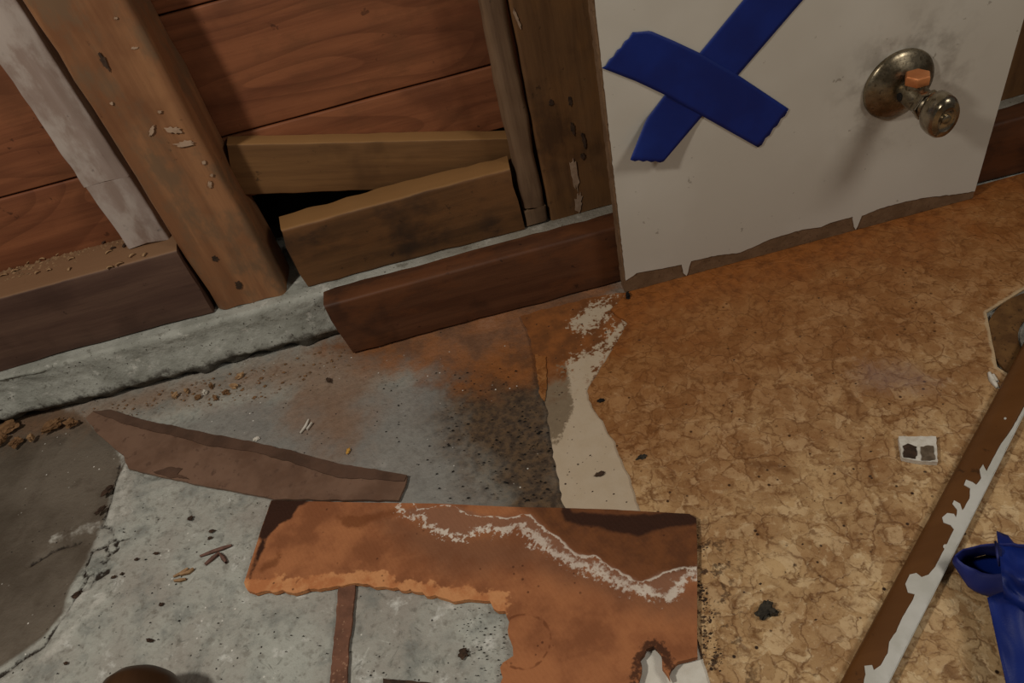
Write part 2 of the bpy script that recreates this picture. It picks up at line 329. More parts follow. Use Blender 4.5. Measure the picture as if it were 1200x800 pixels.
# ------------------------------------------------------------------ mesh helpers
def tag(o, label=None, cat=None, group=None, kind=None):
    for k, v in (('label', label), ('category', cat), ('group', group), ('kind', kind)):
        if v: o[k] = v
    return o
def empty(name, loc):
    o = bpy.data.objects.new(name, None); COL.objects.link(o); o.location = loc; o.empty_display_size = 0.02; return o
def mk(name, verts, faces, mat, parent=None, origin=None, smooth=True, rot=None):
    """verts are world coordinates (or local ones, if rot is given)"""
    v = np.array([tuple(q) for q in verts], float)
    if origin is None:
        origin = Vector(((v[:, 0].min() + v[:, 0].max()) / 2, (v[:, 1].min() + v[:, 1].max()) / 2, v[:, 2].min()))
    origin = Vector(origin)
    me = bpy.data.meshes.new(name)
    if rot is None: v = v - np.array(origin)
    me.from_pydata(v.tolist(), [], [tuple(int(i) for i in f) for f in faces])
    if smooth: me.polygons.foreach_set('use_smooth', [True] * len(me.polygons))
    me.materials.append(M[mat]); me.update()
    o = bpy.data.objects.new(name, me); COL.objects.link(o)
    if rot is not None: o.rotation_euler = rot
    if parent is not None:
        base = Vector((0, 0, 0)); q = parent
        while q is not None: base += q.location; q = q.parent
        o.parent = parent; o.location = origin - base
    else: o.location = origin
    return o
def fix_normals(o):
    bm = bmesh.new(); bm.from_mesh(o.data); bmesh.ops.recalc_face_normals(bm, faces=bm.faces); bm.to_mesh(o.data); bm.free(); return o
def sharp(o, deg=35):
    o.data.set_sharp_from_angle(angle=math.radians(deg)); return o
def nz(v, sc, seed=0.0): return mnoise.noise(Vector(v) * sc + Vector((seed, seed * 1.7, -seed)))

def beam(name, lo, hi, axis, mat, seg=0.012, bev=0.003, wob=0.0012, parent=None, rot=None, origin=None, cut=0.0, seed=None, bevs=None):
    """a sawn board: rounded section swept along an axis, worn by noise"""
    seed = rnd.random() * 50 if seed is None else seed
    lo, hi = Vector(lo), Vector(hi); ai = 'xyz'.index(axis); bi, ci = [(1, 2), (2, 0), (0, 1)][ai]
    b0, b1, c0, c1 = lo[bi], hi[bi], lo[ci], hi[ci]
    sec = []
    def run(p, q, bv):
        n = max(1, int((Vector(q) - Vector(p)).length / 0.012)); return [(p[0] + (q[0] - p[0]) * i / n, p[1] + (q[1] - p[1]) * i / n) for i in range(n + 1)]
    cs = [(b1, c0, -1, 1), (b1, c1, -1, -1), (b0, c1, 1, -1), (b0, c0, 1, 1)]; cor = []
    for i, (pb, pc, sb, sc) in enumerate(cs):
        bv = bevs[i] if bevs else bev; arc = []
        a0 = [-90, 0, 90, 180][i]
        for k in range(5):
            a = math.radians(a0 + 90 * k / 4); arc.append((pb + sb * bv + bv * math.cos(a), pc + sc * bv + bv * math.sin(a)))
        cor.append(arc)
    for i in range(4):
        sec += cor[i]; sec += run(cor[i][-1], cor[(i + 1) % 4][0], 0)[1:-1]
    n = max(2, int((hi[ai] - lo[ai]) / seg)); k = len(sec); verts = []
    for i in range(n + 1):
        t = i / n
        for b, c in sec:
            a = lo[ai] + (hi[ai] - lo[ai]) * t + cut * (c - (c0 + c1) / 2) * (1 - t)
            v = [0, 0, 0]; v[ai] = a; v[bi] = b; v[ci] = c
            d = wob * (nz(v, 14, seed) + 0.5 * nz(v, 60, seed)); cb, cc = (b0 + b1) / 2, (c0 + c1) / 2
            v[bi] += d * (1 if b > cb else -1); v[ci] += d * 0.8 * (1 if c > cc else -1)
            if i in (0, n): v[ai] += wob * 1.5 * nz(v, 90, seed + 3)
            verts.append(v)
    faces = [(i * k + j, i * k + (j + 1) % k, (i + 1) * k + (j + 1) % k, (i + 1) * k + j) for i in range(n) for j in range(k)]
    faces += [tuple(reversed(range(k))), tuple(range(n * k, n * k + k))]
    return sharp(mk(name, verts, faces, mat, parent, origin, rot=rot), 50)

def sd_poly(pts, poly, closed=True):
    """signed distance (negative inside) of points (N,2) to a polygon; plain distance for an open line"""
    pts = np.asarray(pts, float); poly = np.asarray(poly, float); n = len(poly)
    best = np.full(len(pts), 1e9); inside = np.zeros(len(pts), bool)
    for i in range(n if closed else n - 1):
        a, b = poly[i], poly[(i + 1) % n]; ab = b - a; L = max(ab @ ab, 1e-12)
        t = np.clip(((pts - a) @ ab) / L, 0, 1); d = np.hypot(*((pts - a) - t[:, None] * ab).T); best = np.minimum(best, d)
        if closed:
            c = (a[1] > pts[:, 1]) != (b[1] > pts[:, 1])
            with np.errstate(divide='ignore', invalid='ignore'): xx = a[0] + (pts[:, 1] - a[1]) * (b[0] - a[0]) / (b[1] - a[1])
            inside ^= c & (pts[:, 0] < xx)
    return np.where(inside, -best, best) if closed else best
def add_attr(o, name, vals):
    a = o.data.attributes.new(name, 'FLOAT', 'POINT'); a.data.foreach_set('value', np.asarray(vals, np.float32))
def ragged(poly, step=0.004, amp=0.001, seed=0.0, freq=120, keep=()):
    out = []; n = len(poly)
    for i in range(n):
        a, b = Vector(poly[i]), Vector(poly[(i + 1) % n]); k = max(1, int((b - a).length / step)); nn = Vector((-(b - a).y, (b - a).x)).normalized()
        for j in range(k):
            q = a + (b - a) * j / k
            am = 0.00015 if i in keep else amp
            q = q + nn * am * (mnoise.noise(Vector((q.x, q.y, seed)) * freq) + 0.6 * mnoise.noise(Vector((q.x, q.y, seed + 9)) * freq * 3))
            out.append((q.x, q.y))
    return out
def cdt(poly, spacing):
    poly = [Vector(p) for p in poly]; arr = np.array([tuple(p) for p in poly])
    x0, y0 = arr.min(0); x1, y1 = arr.max(0)
    gx, gy = np.meshgrid(np.arange(x0, x1, spacing), np.arange(y0, y1, spacing)); g = np.c_[gx.ravel(), gy.ravel()]
    g += (np.random.RandomState(3).rand(*g.shape) - 0.5) * spacing * 0.4
    g = g[sd_poly(g, arr) < -spacing * 0.45]
    vs = poly + [Vector(q) for q in g]
    r = delaunay_2d_cdt(vs, [], [list(range(len(poly)))], 1, 1e-7)
    return [tuple(v) for v in r[0]], [tuple(f) for f in r[2]]
def sheet(name, poly, spacing, top, bottom, mat, parent=None, origin=None, place=None, smooth=True):
    """a flat-ish slab over a 2D outline; top/bottom give the height at (x, y); place maps (a, b, h) to the world"""
    v2, tri = cdt(poly, spacing); n = len(v2); place = place or (lambda a, b, h: (a, b, h))
    tri = [t if ((v2[t[1]][0] - v2[t[0]][0]) * (v2[t[2]][1] - v2[t[0]][1]) - (v2[t[2]][0] - v2[t[0]][0]) * (v2[t[1]][1] - v2[t[0]][1])) > 0 else t[::-1] for t in tri]
    T = [place(a, b, top(a, b)) for a, b in v2]; B = [place(a, b, bottom(a, b)) for a, b in v2]
    ec = {}
    for t in tri:
        for i in range(3):
            e = (t[i], t[(i + 1) % 3]); ec[e] = 1
    side = [(a, a + n, b + n, b) for a, b in ec if (b, a) not in ec]
    o = mk(name, T + B, tri + [tuple(i + n for i in t[::-1]) for t in tri] + side, mat, parent, origin, smooth)
    fix_normals(o); sharp(o, 50)
    return o, np.array(v2 + v2)
def loft(name, rows, mat, parent=None, thick=0.0, closed=False, smooth=True, origin=None):
    n, k = len(rows), len(rows[0]); verts = [tuple(v) for r in rows for v in r]
    kk = k if closed else k - 1
    faces = [(i * k + j, i * k + (j + 1) % k, (i + 1) * k + (j + 1) % k, (i + 1) * k + j) for i in range(n - 1) for j in range(kk)]
    o = mk(name, verts, faces, mat, parent, origin, smooth); fix_normals(o)
    if thick:
        md = o.modifiers.new('thickness', 'SOLIDIFY'); md.thickness = thick; md.offset = 0
    return o
def lathe(name, prof, centre, axis, mat, parent=None, n=32, sx=1.0, sz=1.0, caps=True):
    """profile of (radius, distance along axis)"""
    ax = Vector(axis).normalized(); e1 = Vector((1, 0, 0)) if abs(ax.x) < 0.9 else Vector((0, 1, 0)); e1 = (e1 - ax * e1.dot(ax)).normalized(); e2 = ax.cross(e1)
    rows = [[Vector(centre) + ax * d + e1 * (r * sx * math.cos(2 * math.pi * j / n)) + e2 * (r * sz * math.sin(2 * math.pi * j / n)) for j in range(n)] for r, d in prof]
    verts = [v for r in rows for v in r]; k = len(prof)
    faces = [(i * n + j, i * n + (j + 1) % n, (i + 1) * n + (j + 1) % n, (i + 1) * n + j) for i in range(k - 1) for j in range(n)]
    if caps: faces += [tuple(range(n)), tuple(range((k - 1) * n, k * n))]
    o = mk(name, verts, faces, mat, parent); fix_normals(o); return sharp(o, 40)

# ------------------------------------------------------------------ floor (concrete slab)
DR = (0.402, 0.312); DR_R = 0.060
def grid_axis(a, b, c, d, fine, coarse):
    return np.concatenate([np.arange(a, b, coarse), np.arange(b, c, fine), np.arange(c, d + coarse, coarse)])
gx = grid_axis(-1.2, -0.55, 0.10, 1.2, 0.0026, 0.02); gy = grid_axis(-0.9, 0.13, 0.58, 0.62, 0.0026, 0.02)
NX, NY = len(gx), len(gy); XX, YY = np.meshgrid(gx, gy); pts = np.c_[XX.ravel(), YY.ravel()]
dark_poly = P2([(-500, 560), (0, 470), (90, 480), (130, 515), (148, 538), (133, 560), (125, 590), (112, 625), (102, 650), (92, 668), (78, 690), (72, 715), (50, 742), (22, 765), (-5, 780), (-200, 880), (-700, 900)])
crack_lines = [P2(l) for l in ([(-120, 850), (0, 790), (22, 772), (48, 757), (60, 738), (75, 720), (85, 702), (93, 692)],
    [(93, 692), (104, 688), (108, 678), (118, 668), (128, 664)], [(98, 662), (104, 645), (122, 638), (126, 652), (112, 656)], [(112, 613), (126, 616), (134, 632), (136, 642), (128, 648)],
    [(136, 541), (134, 560), (126, 590), (118, 612)], [(106, 672), (114, 676), (126, 668)], [(118, 640), (128, 632), (140, 630), (150, 628)], [(96, 668), (100, 680), (92, 690)], [(116, 655), (124, 662), (122, 670)], [(30, 660), (62, 640), (90, 632)])]
pale_lines = [P2(l) for l in ([(133, 515), (148, 545), (138, 570), (130, 610)], [(120, 700), (60, 762), (50, 775)], [(142, 560), (145, 600)], [(62, 628), (110, 614)], [(100, 690), (70, 730)])]
sd_dark = sd_poly(pts, dark_poly)
sd_crack = np.min([sd_poly(pts, l, False) for l in crack_lines], 0)
sd_pale = np.min([sd_poly(pts, l, False) for l in pale_lines], 0)
zz = np.array([0.0007 * mnoise.noise(Vector((x * 14, y * 14, 0))) + 0.0004 * mnoise.noise(Vector((x * 70, y * 70, 4))) for x, y in pts])
zz -= 0.0028 * np.clip(0.5 - sd_dark / 0.008, 0, 1)
zz -= 0.0035 * np.clip(1 - sd_crack / 0.003, 0, 1)
zz += 0.0012 * np.clip(1 - sd_pale / 0.006, 0, 1)
verts = np.c_[pts, zz - 0.0008]
ii = (np.arange(NY - 1)[:, None] * NX + np.arange(NX - 1)[None, :]).ravel()
cx = (XX[:-1, :-1] + XX[1:, 1:]).ravel() / 2; cy = (YY[:-1, :-1] + YY[1:, 1:]).ravel() / 2
keep = np.hypot(cx - DR[0], cy - DR[1]) > 0.036
ii = ii[keep]
floor = mk('floor', verts, np.c_[ii, ii + 1, ii + NX + 1, ii + NX], 'concrete', origin=(0, 0, 0))
tag(floor, 'bare stained grey concrete slab floor with a darker patch and cracks', kind='structure')
add_attr(floor, 'sd_dark', sd_dark); add_attr(floor, 'sd_crack', sd_crack); add_attr(floor, 'sd_pale', sd_pale)
add_attr(floor, 'sd_rust', sd_poly(pts, P2([(380, 405), (420, 425), (470, 430), (520, 448), (560, 460), (650, 445), (700, 400), (735, 330), (700, 320), (520, 360)])))
add_attr(floor, 'sd_ochre', sd_poly(pts, P2([(0, 505), (60, 500), (180, 480), (290, 452), (330, 458), (345, 500), (395, 535), (420, 520), (430, 470), (470, 440), (500, 400), (395, 395), (250, 440), (100, 470), (0, 492)])))
add_attr(floor, 'sd_mold', sd_poly(pts, P2([(520, 440), (600, 400), (660, 400), (690, 600), (680, 650), (560, 620), (575, 590), (540, 540), (515, 500)])))
add_attr(floor, 'sd_grey', sd_poly(pts, P2([(180, 500), (300, 470), (400, 460), (520, 440), (560, 560), (600, 600), (400, 600), (330, 545)])))

# ------------------------------------------------------------------ wall behind
def boxmesh(name, lo, hi, mat, parent=None):
    v = [(x, y, z) for x in (lo[0], hi[0]) for y in (lo[1], hi[1]) for z in (lo[2], hi[2])]
    o = mk(name, v, [(0, 1, 3, 2), (4, 6, 7, 5), (0, 4, 5, 1), (2, 3, 7, 6), (0, 2, 6, 4), (1, 5, 7, 3)], mat, parent, smooth=False); fix_normals(o); return o
wall = boxmesh('wall_back', (-1.2, 0.66, -0.02), (1.2, 0.70, 1.3), 'tar')
tag(wall, 'open timber wall with red brown sheathing boards over dark paper', kind='structure')
zs = [0.130, 0.1915, 0.293, 0.395, 0.497, 0.6, 0.705, 0.81, 0.915, 1.02, 1.12, 1.22]
beam('sheathing_board', (-1.15, 0.605, 0.100), (-0.2205, 0.625, zs[1] - 0.0008), 'x', 'sheath', seg=0.03, bev=0.0015, wob=0.0006, parent=wall, seed=71.0)
beam('sheathing_board', (-0.2195, 0.605, 0.134), (1.15, 0.625, zs[1] - 0.0008), 'x', 'sheath', seg=0.03, bev=0.0015, wob=0.0006, parent=wall, seed=72.0)
for i in range(1, len(zs) - 1):
    beam('sheathing_board', (-1.15, 0.605, zs[i] + 0.0008), (1.15, 0.625, zs[i + 1] - 0.0008), 'x', 'sheath', seg=0.03, bev=0.0015, wob=0.0006, parent=wall, seed=i * 7.0)

# concrete curb
cxs = grid_axis(-1.15, -0.56, 0.14, 1.15, 0.003, 0.012); sec = []
for i in range(23): sec.append((0.546, 0.001 + 0.048 * i / 22))
for k in range(1, 6):
    a = math.radians(90 * k / 5); sec.append((0.552 - 0.006 * math.cos(a), 0.049 + 0.006 * math.sin(a)))
for i in range(1, 10): sec.append((0.552 + 0.106 * i / 9, 0.055))
sec.append((0.658, 0.0))
rows = []
for x in cxs:
    r = []
    for j, (y, z) in enumerate(sec):
        q = Vector((x, y, z)); a = 1.0 if j < 29 else 0.35
        d = 0.0018 * mnoise.noise(q * 16) + (0.0011 + 0.003 * max(0, 0.022 - z) / 0.022) * mnoise.noise(q * 60) + 0.0011 * mnoise.noise(q * 170)
        und = 0.014 * max(0, 1 - z / 0.012) * (0.6 + mnoise.noise(Vector((x * 40, 3, 0)))) if j < 20 else 0
        bulge = -0.004 * max(0, min(1, (0.035 - z) / 0.02)) if j < 26 else 0
        yy = y + 0.001 + a * d * (1 if j < 27 else 0) + und + bulge + (0.010 * max(0, min(1, (-x - 0.35) / 0.15)) if j < 24 else 0) * 0.5
        hz = z + a * 0.7 * d * (1 if z > 0.045 else 0)
        r.append((x, max(min(yy, 0.659), 0.5418 if x > -0.17 else 0.0), min(hz, 0.0543)))
    rows.append(r)
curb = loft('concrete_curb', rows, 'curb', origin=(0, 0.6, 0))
tag(curb, 'low rough grey concrete curb running under the wooden studs', 'curb')

# studs, strips, blocks
def blob(name, pts3, mat, parent, thick, nrm):
    """a thin irregular patch of paint standing proud of a face"""
    nrm = Vector(nrm); c = sum((Vector(p) for p in pts3), Vector()) / len(pts3)
    v = [Vector(p) for p in pts3]; n = len(v)
    top = [p + nrm * thick for p in v]; faces = [tuple(range(n, 2 * n))] + [(i, (i + 1) % n, (i + 1) % n + n, i + n) for i in range(n)]
    o = mk(name, v + top, faces, mat, parent, smooth=False); fix_normals(o); return o
def fleck(u, v, w, h, ang, y, parent, mat='paint', name='paint_fleck', n=20):
    a0 = math.radians(ang); pts = []
    for i in range(n):
        a = 2 * math.pi * i / n; k = 0.9 + 0.8 * mnoise.noise(Vector((u, v, i * 1.3)))
        x, z = w / 2 * math.cos(a) * k, h / 2 * math.sin(a) * k
        q = W(u + x * math.cos(a0) - z * math.sin(a0), v + x * math.sin(a0) + z * math.cos(a0), y); pts.append(q)
    return blob(name, pts, mat, parent, 0.0006, (0, -1, 0))
s1 = empty('timber_stud', (-0.2215, 0.5825, 0.0545))
beam('timber', (-0.254, 0.560, 0.0545), (-0.189, 0.605, 1.25), 'z', 'stud', seg=0.02, bev=0.003, wob=0.002, parent=s1, seed=4.0, bevs=(0.006, 0.003, 0.003, 0.009))
for a in ((203, 152, 20, 8, 5), (217, 168, 24, 7, -8), (178, 153, 6, 14, 20), (187, 131, 5, 4, 0), (246, 216, 5, 9, 0), (239, 190, 5, 5, 0), (131, 121, 4, 4, 0), (136, 21, 5, 3, 0), (248, 205, 4, 4, 0), (158, 56, 9, 3, 0)):
    fleck(*a, 0.5598, s1)
for a in ((252, 303, 9, 7, 20), (280, 334, 9, 9, 0), (122, 72, 6, 26, -30)): fleck(*a, 0.5598, s1, 'brownchip', 'knot')
tag(s1, 'worn tan wooden stud flecked with cream paint standing on the curb', 'stud')
s2 = empty('timber_stud', (0.11, 0.5825, 0.0545))
beam('timber', (0.063, 0.562, 0.0545), (0.158, 0.605, 1.25), 'z', 'stud2', seg=0.02, bev=0.003, wob=0.0015, parent=s2, seed=9.0)
fleck(673, 205, 8, 44, -8, 0.5618, s2, 'paint', 'paint_streak'); fleck(678, 238, 9, 26, 3, 0.5618, s2, 'paint', 'paint_streak'); fleck(606, 22, 4, 26, -22, 0.5618, s2, 'paint', 'paint_streak')
for a in ((671, 150, 5, 16, -12), (684, 164, 5, 20, -12), (646, 120, 6, 8, 0), (668, 118, 5, 12, -10), (683, 183, 6, 7, 0)): fleck(*a, 0.5618, s2, 'brownchip', 'knot')
tag(s2, 'brown wooden stud with a white paint streak beside the white panel', 'stud')
for x, lab in ((0.462, 'brown wooden stud showing past the edge of the white panel'),):
    b = beam('timber_stud', (x, 0.560, 0.0545), (x + 0.07, 0.605, 1.25), 'z', 'stud2', seg=0.03, wob=0.0015); tag(b, lab, 'stud')
# pale furring strip in two lengths, left of the first stud
f0 = empty('furring_strip', (-0.281, 0.59, 0.128))
beam('strip_length', (-0.3015, 0.582, 0.1285), (-0.2655, 0.605, 0.1912), 'z', 'pale', seg=0.005, bev=0.002, wob=0.0018, parent=f0, seed=21.0)
beam('strip_length', (-0.303, 0.582, 0.1918), (-0.2655, 0.605, 1.2), 'z', 'pale', seg=0.005, bev=0.002, wob=0.0020, parent=f0, seed=23.0)
tag(f0, 'pale plaster-smeared furring strip beside the tan flecked stud', 'wood strip')
bt = empty('batten', (0.0515, 0.578, 0.0545))
beam('batten_length', (0.041, 0.560, 0.073), (0.0610, 0.5855, 1.2), 'z', 'batten', seg=0.006, wob=0.002, parent=bt, seed=31.0, bevs=(0.004, 0.004, 0.008, 0.008))
beam('broken_foot', (0.039, 0.559, 0.0545), (0.0615, 0.586, 0.072), 'z', 'batten', seg=0.004, bev=0.002, wob=0.004, parent=bt, seed=33.0)
tag(bt, 'narrow grey rounded batten with a broken foot beside the brown stud', 'batten')
bl = beam('blocking', (-1.12, 0.560, 0.0545), (-0.2565, 0.6045, 0.1275), 'x', 'block', bev=0.0025, wob=0.0018, seed=41.0)
tag(bl, 'dusty dark brown wooden block resting on the curb beside the tan stud', 'wood block')
bm_ = beam('blocking', (-0.168, 0.560, 0.0545), (0.0375, 0.586, 0.1195), 'x', 'block2', bev=0.003, wob=0.0022, seed=43.0, seg=0.006)
tag(bm_, 'short tan wooden block on the curb between the two studs', 'wood block')
ub = beam('loose_board', (-0.14, -0.0085, -0.0235), (0.118, 0.0085, 0.0235), 'x', 'upper', bev=0.0015, wob=0.0012, seed=45.0, seg=0.006,
          origin=(-0.054, 0.5965, 0.1335), rot=(0, math.radians(15.0), 0))
tag(ub, 'loose tan board slanting down behind the short block', 'board')
pk = beam('plank', (-0.1475, 0.516, 0.0006), (1.05, 0.5405, 0.0625), 'x', 'plank', bev=0.003, wob=0.0016, seed=51.0, cut=-0.12, bevs=(0.003, 0.003, 0.003, 0.003))
tag(pk, 'long dark brown plank on edge against the concrete curb', 'plank')

# ------------------------------------------------------------------ old linoleum, its felt backing
tear = [(716, 362), (735, 378), (722, 402), (704, 430), (688, 458), (690, 467), (702, 488), (720, 518), (735, 552), (750, 596), (770, 640), (800, 710), (818, 752), (824, 775), (832, 792), (840, 830)]
LZ = 0.0034
lino_poly = P2(tear, LZ); n_t = len(lino_poly)
px_, py_ = lino_poly[-1]
lino_poly += [(px_, -0.75), (1.1, -0.75), (1.1, 0.300)]
# octagonal cut-out round the drain, then on to the wall
oct_ = [(DR[0] + 0.068 * math.cos(math.radians(a)), DR[1] + 0.068 * math.sin(math.radians(a))) for a in (-10, -52, -98, -142, 178, 128, 88, 40)]
lino_poly += oct_ + [(1.1, 0.325), (1.1, 0.5125), (0.135, 0.5125)]
nl = len(lino_poly)
lp = ragged(lino_poly, 0.0035, 0.0016, 2.0, 90, keep=tuple(range(n_t, nl)))
lino, v2 = sheet('linoleum_sheet', lp, 0.008, lambda a, b: LZ + 0.00025 * mnoise.noise(Vector((a * 18, b * 18, 0))), lambda a, b: 0.0017, 'lino')
add_attr(lino, 'sd_scuff', sd_poly(v2, P2([(985, 438), (1010, 425), (1060, 422), (1090, 440), (1110, 455), (1085, 468), (1040, 466), (1000, 460)])))
add_attr(lino, 'sd_grime', sd_poly(v2, P2([(818, 650), (822, 700), (825, 760), (840, 790), (850, 840)]), False))
add_attr(lino, 'sd_cut', sd_poly(v2, oct_, False))
tag(lino, 'yellow brown cork-patterned linoleum rust-stained towards the white panel', 'flooring')
felt_poly = P2([(745, 341), (700, 347), (650, 359), (610, 370), (622, 402), (632, 440), (640, 480), (650, 540), (662, 596), (700, 690), (738, 760), (748, 800), (752, 840)], 0.0016)
fb = felt_poly[-1]
felt_poly += [(fb[0], -0.70), (0.30, -0.70), (0.30, 0.20), (0.22, 0.5)]
fp = ragged(felt_poly, 0.004, 0.0018, 5.0, 110, keep=(13, 14, 15, 16))
felt, v2 = sheet('felt_backing', fp, 0.007, lambda a, b: 0.0016, lambda a, b: 0.0002, 'felt')
add_attr(felt, 'sd_white', np.minimum(sd_poly(v2, P2([(668, 380), (690, 358), (721, 349), (714, 366), (700, 380), (684, 390)], 0.0016)),
    sd_poly(v2, P2([(745, 372), (725, 402), (704, 430), (688, 458), (760, 600), (760, 900), (600, 900), (640, 500), (668, 460), (662, 432), (672, 418), (695, 412), (712, 394), (730, 378)], 0.0016))))
add_attr(felt, 'sd_glue', sd_poly(v2, P2([(615, 400), (650, 400), (662, 425), (668, 452), (672, 478), (662, 500), (656, 522), (646, 520), (630, 480)], 0.0016)))
tag(felt, 'white felt backing exposed along the torn edge of the linoleum', 'flooring')
rem = ragged(P2([(627, 416), (640, 418), (641, 452), (638, 470), (632, 460)], 0.0026), 0.002, 0.0012, 3.0, 200)
o, _ = sheet('linoleum_remnant', rem, 0.004, lambda a, b: 0.0030, lambda a, b: 0.0017, 'lino'); add_attr(o, 'sd_scuff', np.ones(len(_))); add_attr(o, 'sd_grime', np.ones(len(_))); add_attr(o, 'sd_cut', np.ones(len(_)))
tag(o, 'narrow torn remnant of linoleum left on the felt edge', 'flooring')

# ------------------------------------------------------------------ broken tile lying face down
TZ = 0.0075
tile_px = [(318, 586), (400, 588), (520, 590), (660, 595), (740, 598), (808, 602), (816, 607), (817, 640), (817, 700), (817, 768),
    (806, 772), (795, 776), (786, 783), (784, 797), (778, 782), (775, 766), (766, 757), (757, 760), (752, 772), (750, 800), (742, 850), (735, 930), (600, 940), (585, 860),
    (588, 800), (586, 782), (594, 772), (602, 768), (600, 758), (596, 745), (596, 728), (592, 716), (584, 714), (578, 712), (574, 705), (560, 706), (545, 703), (525, 701), (500, 695), (470, 690), (440, 686),
    (420, 684), (400, 685), (385, 688), (362, 690), (345, 695), (325, 692), (306, 693), (290, 692), (286, 682), (296, 652), (306, 620)]
tb = lambda a, b: 0.0004 + 0.0032 * max(0, min(1, (a + 0.03) / 0.06))
tbz = lambda u, v: tb(P(u, v, 0.005).x, 0) + 0.004
tile_poly = [tuple(P(u, v, tbz(u, v)).xy) for u, v in tile_px]; kp = (0, 1, 2, 3, 4, 5, 6, 7, 8, 49, 50, 51)
tile, v2 = sheet('broken_tile', ragged(tile_poly, 0.003, 0.0022, 7.0, 130, keep=kp), 0.0023,
    lambda a, b: tb(a, b) + 0.0040 + 0.0003 * mnoise.noise(Vector((a * 30, b * 30, 1))), tb, 'tile')
T = lambda l: [tuple(P(u, v, tbz(u, v)).xy) for u, v in l]
salt = T([(468, 597), (480, 606), (495, 604), (497, 614), (520, 622), (530, 630), (545, 630), (560, 622), (585, 620), (610, 618), (625, 628), (640, 640), (660, 652), (690, 665), (715, 675), (740, 688), (760, 692), (785, 696), (800, 682), (814, 672)])
salt2 = T([(490, 596), (530, 592), (560, 604), (600, 606), (622, 603), (640, 622), (655, 630), (672, 647), (700, 655), (730, 672), (752, 683), (775, 670), (800, 668), (814, 666)])
far = T([(860, 660), (860, 540), (462, 540)])
add_attr(tile, 'sd_salt', sd_poly(v2, salt + far)); add_attr(tile, 'sd_salt2', sd_poly(v2, salt2 + far))
add_attr(tile, 'sd_between', sd_poly(v2, salt + salt2[::-1]))
add_attr(tile, 'sd_upper', sd_poly(v2, T([(590, 580), (626, 604), (642, 622), (672, 647), (700, 655), (730, 672), (752, 683), (790, 676), (830, 668), (840, 580)])))
add_attr(tile, 'sd_halo', sd_poly(v2, T([(440, 600), (500, 616), (560, 625), (620, 628), (680, 668), (740, 692), (800, 690), (820, 690), (820, 720), (760, 715), (690, 690), (620, 665), (560, 672), (520, 668), (470, 640)])))
add_attr(tile, 'sd_brown', np.minimum(sd_poly(v2, T([(391, 604), (411, 603), (439, 602), (464, 595), (470, 603), (437, 610), (426, 616), (409, 617)])), sd_poly(v2, T([(299, 668), (314, 658), (325, 653), (326, 646), (330, 650), (322, 664), (308, 672)]))))
add_attr(tile, 'sd_dark', np.minimum(np.minimum(sd_poly(v2, T([(660, 590), (672, 600), (740, 604), (830, 596), (830, 612), (800, 616), (780, 618), (765, 622), (750, 629), (735, 625), (712, 622), (700, 617), (680, 616), (662, 610), (658, 600)])),
    sd_poly(v2, T([(319, 580), (368, 584), (349, 594), (342, 606), (325, 615), (319, 624), (311, 634), (302, 630)]))), sd_poly(v2, T([(310, 630), (302, 652), (293, 675), (289, 694)]), False) - 0.0020))
torn = T(tile_px[32:49]); add_attr(tile, 'sd_torn', sd_poly(v2, torn, False) - 0.0095)
c1 = P(352, 684, TZ); c2 = P(612, 748, TZ)
add_attr(tile, 'sd_ring', np.minimum(np.abs(np.hypot(v2[:, 0] - c1.x, v2[:, 1] - c1.y) - 0.006), np.abs(np.hypot(v2[:, 0] - c2.x, v2[:, 1] - c2.y) - 0.017)))
add_attr(tile, 'sd_hole', sd_poly(v2, T([(744, 800), (748, 775), (757, 757), (768, 754), (779, 765), (786, 782)]), False))
tag(tile, 'broken orange brown floor tile lying face down with white salt lines', 'tile')

# ------------------------------------------------------------------ brown strips on the concrete
SZ = 0.003
e = empty('rubber_base_strip', P(300, 545, 0))
sp_ = ragged(P2([(118, 512), (104, 494), (112, 486), (132, 482), (160, 490), (200, 499), (250, 509), (300, 519), (350, 531), (400, 544), (440, 550), (477, 557), (474, 570), (467, 585.5), (400, 585.5), (322, 584), (280, 576), (240, 569), (200, 560), (150, 549), (146, 535)], SZ), 0.004, 0.0009, 4.0, 90)
curl = lambda a, b: 0.006 * max(0, (-a - 0.33) / 0.07) ** 2
body, _ = sheet('strip_body', sp_, 0.006, lambda a, b: SZ - 0.0002 + curl(a, b) + 0.0003 * mnoise.noise(Vector((a * 30, b * 30, 3))), lambda a, b: 0.0005 + curl(a, b), 'strip', e)
lipp = ragged(P2([(112, 486), (132, 482), (160, 490), (200, 499), (250, 509), (300, 519), (350, 531), (400, 544), (440, 550), (476, 557), (474, 564), (440, 562), (400, 560), (350, 545), (300, 530), (250, 523), (200, 510), (150, 498)], SZ), 0.004, 0.0012, 6.0, 90)
sheet('strip_lip', lipp, 0.008, lambda a, b: SZ + 0.0007 + curl(a, b), lambda a, b: SZ - 0.0004 + curl(a, b), 'strip_dark', e)
sheet('strip_stain', ragged(P2([(180, 553), (200, 547), (214, 549), (208, 556), (222, 561), (196, 559)], SZ), 0.002, 0.001, 6.0, 200), 0.004, lambda a, b: SZ + 0.0005, lambda a, b: SZ - 0.0004, 'strip_dark', e)
tag(e, 'dark brown bent strip of wall base lying on the concrete beside the tile', 'strip')
ns = ragged(P2([(397, 676), (417, 676), (413, 720), (408, 760), (405, 830), (384, 830), (389, 770), (394, 720)], 0.0024), 0.003, 0.0007, 8.0, 160)
o, _ = sheet('wood_strip', ns, 0.006, lambda a, b: 0.0022, lambda a, b: 0.0002, 'stripn'); tag(o, 'narrow red brown strip sticking out from under the broken tile', 'strip')
ns = ragged(P2([(449, 795), (478, 797), (505, 800), (505, 808), (449, 803)], 0.002), 0.003, 0.0006, 8.5, 160)
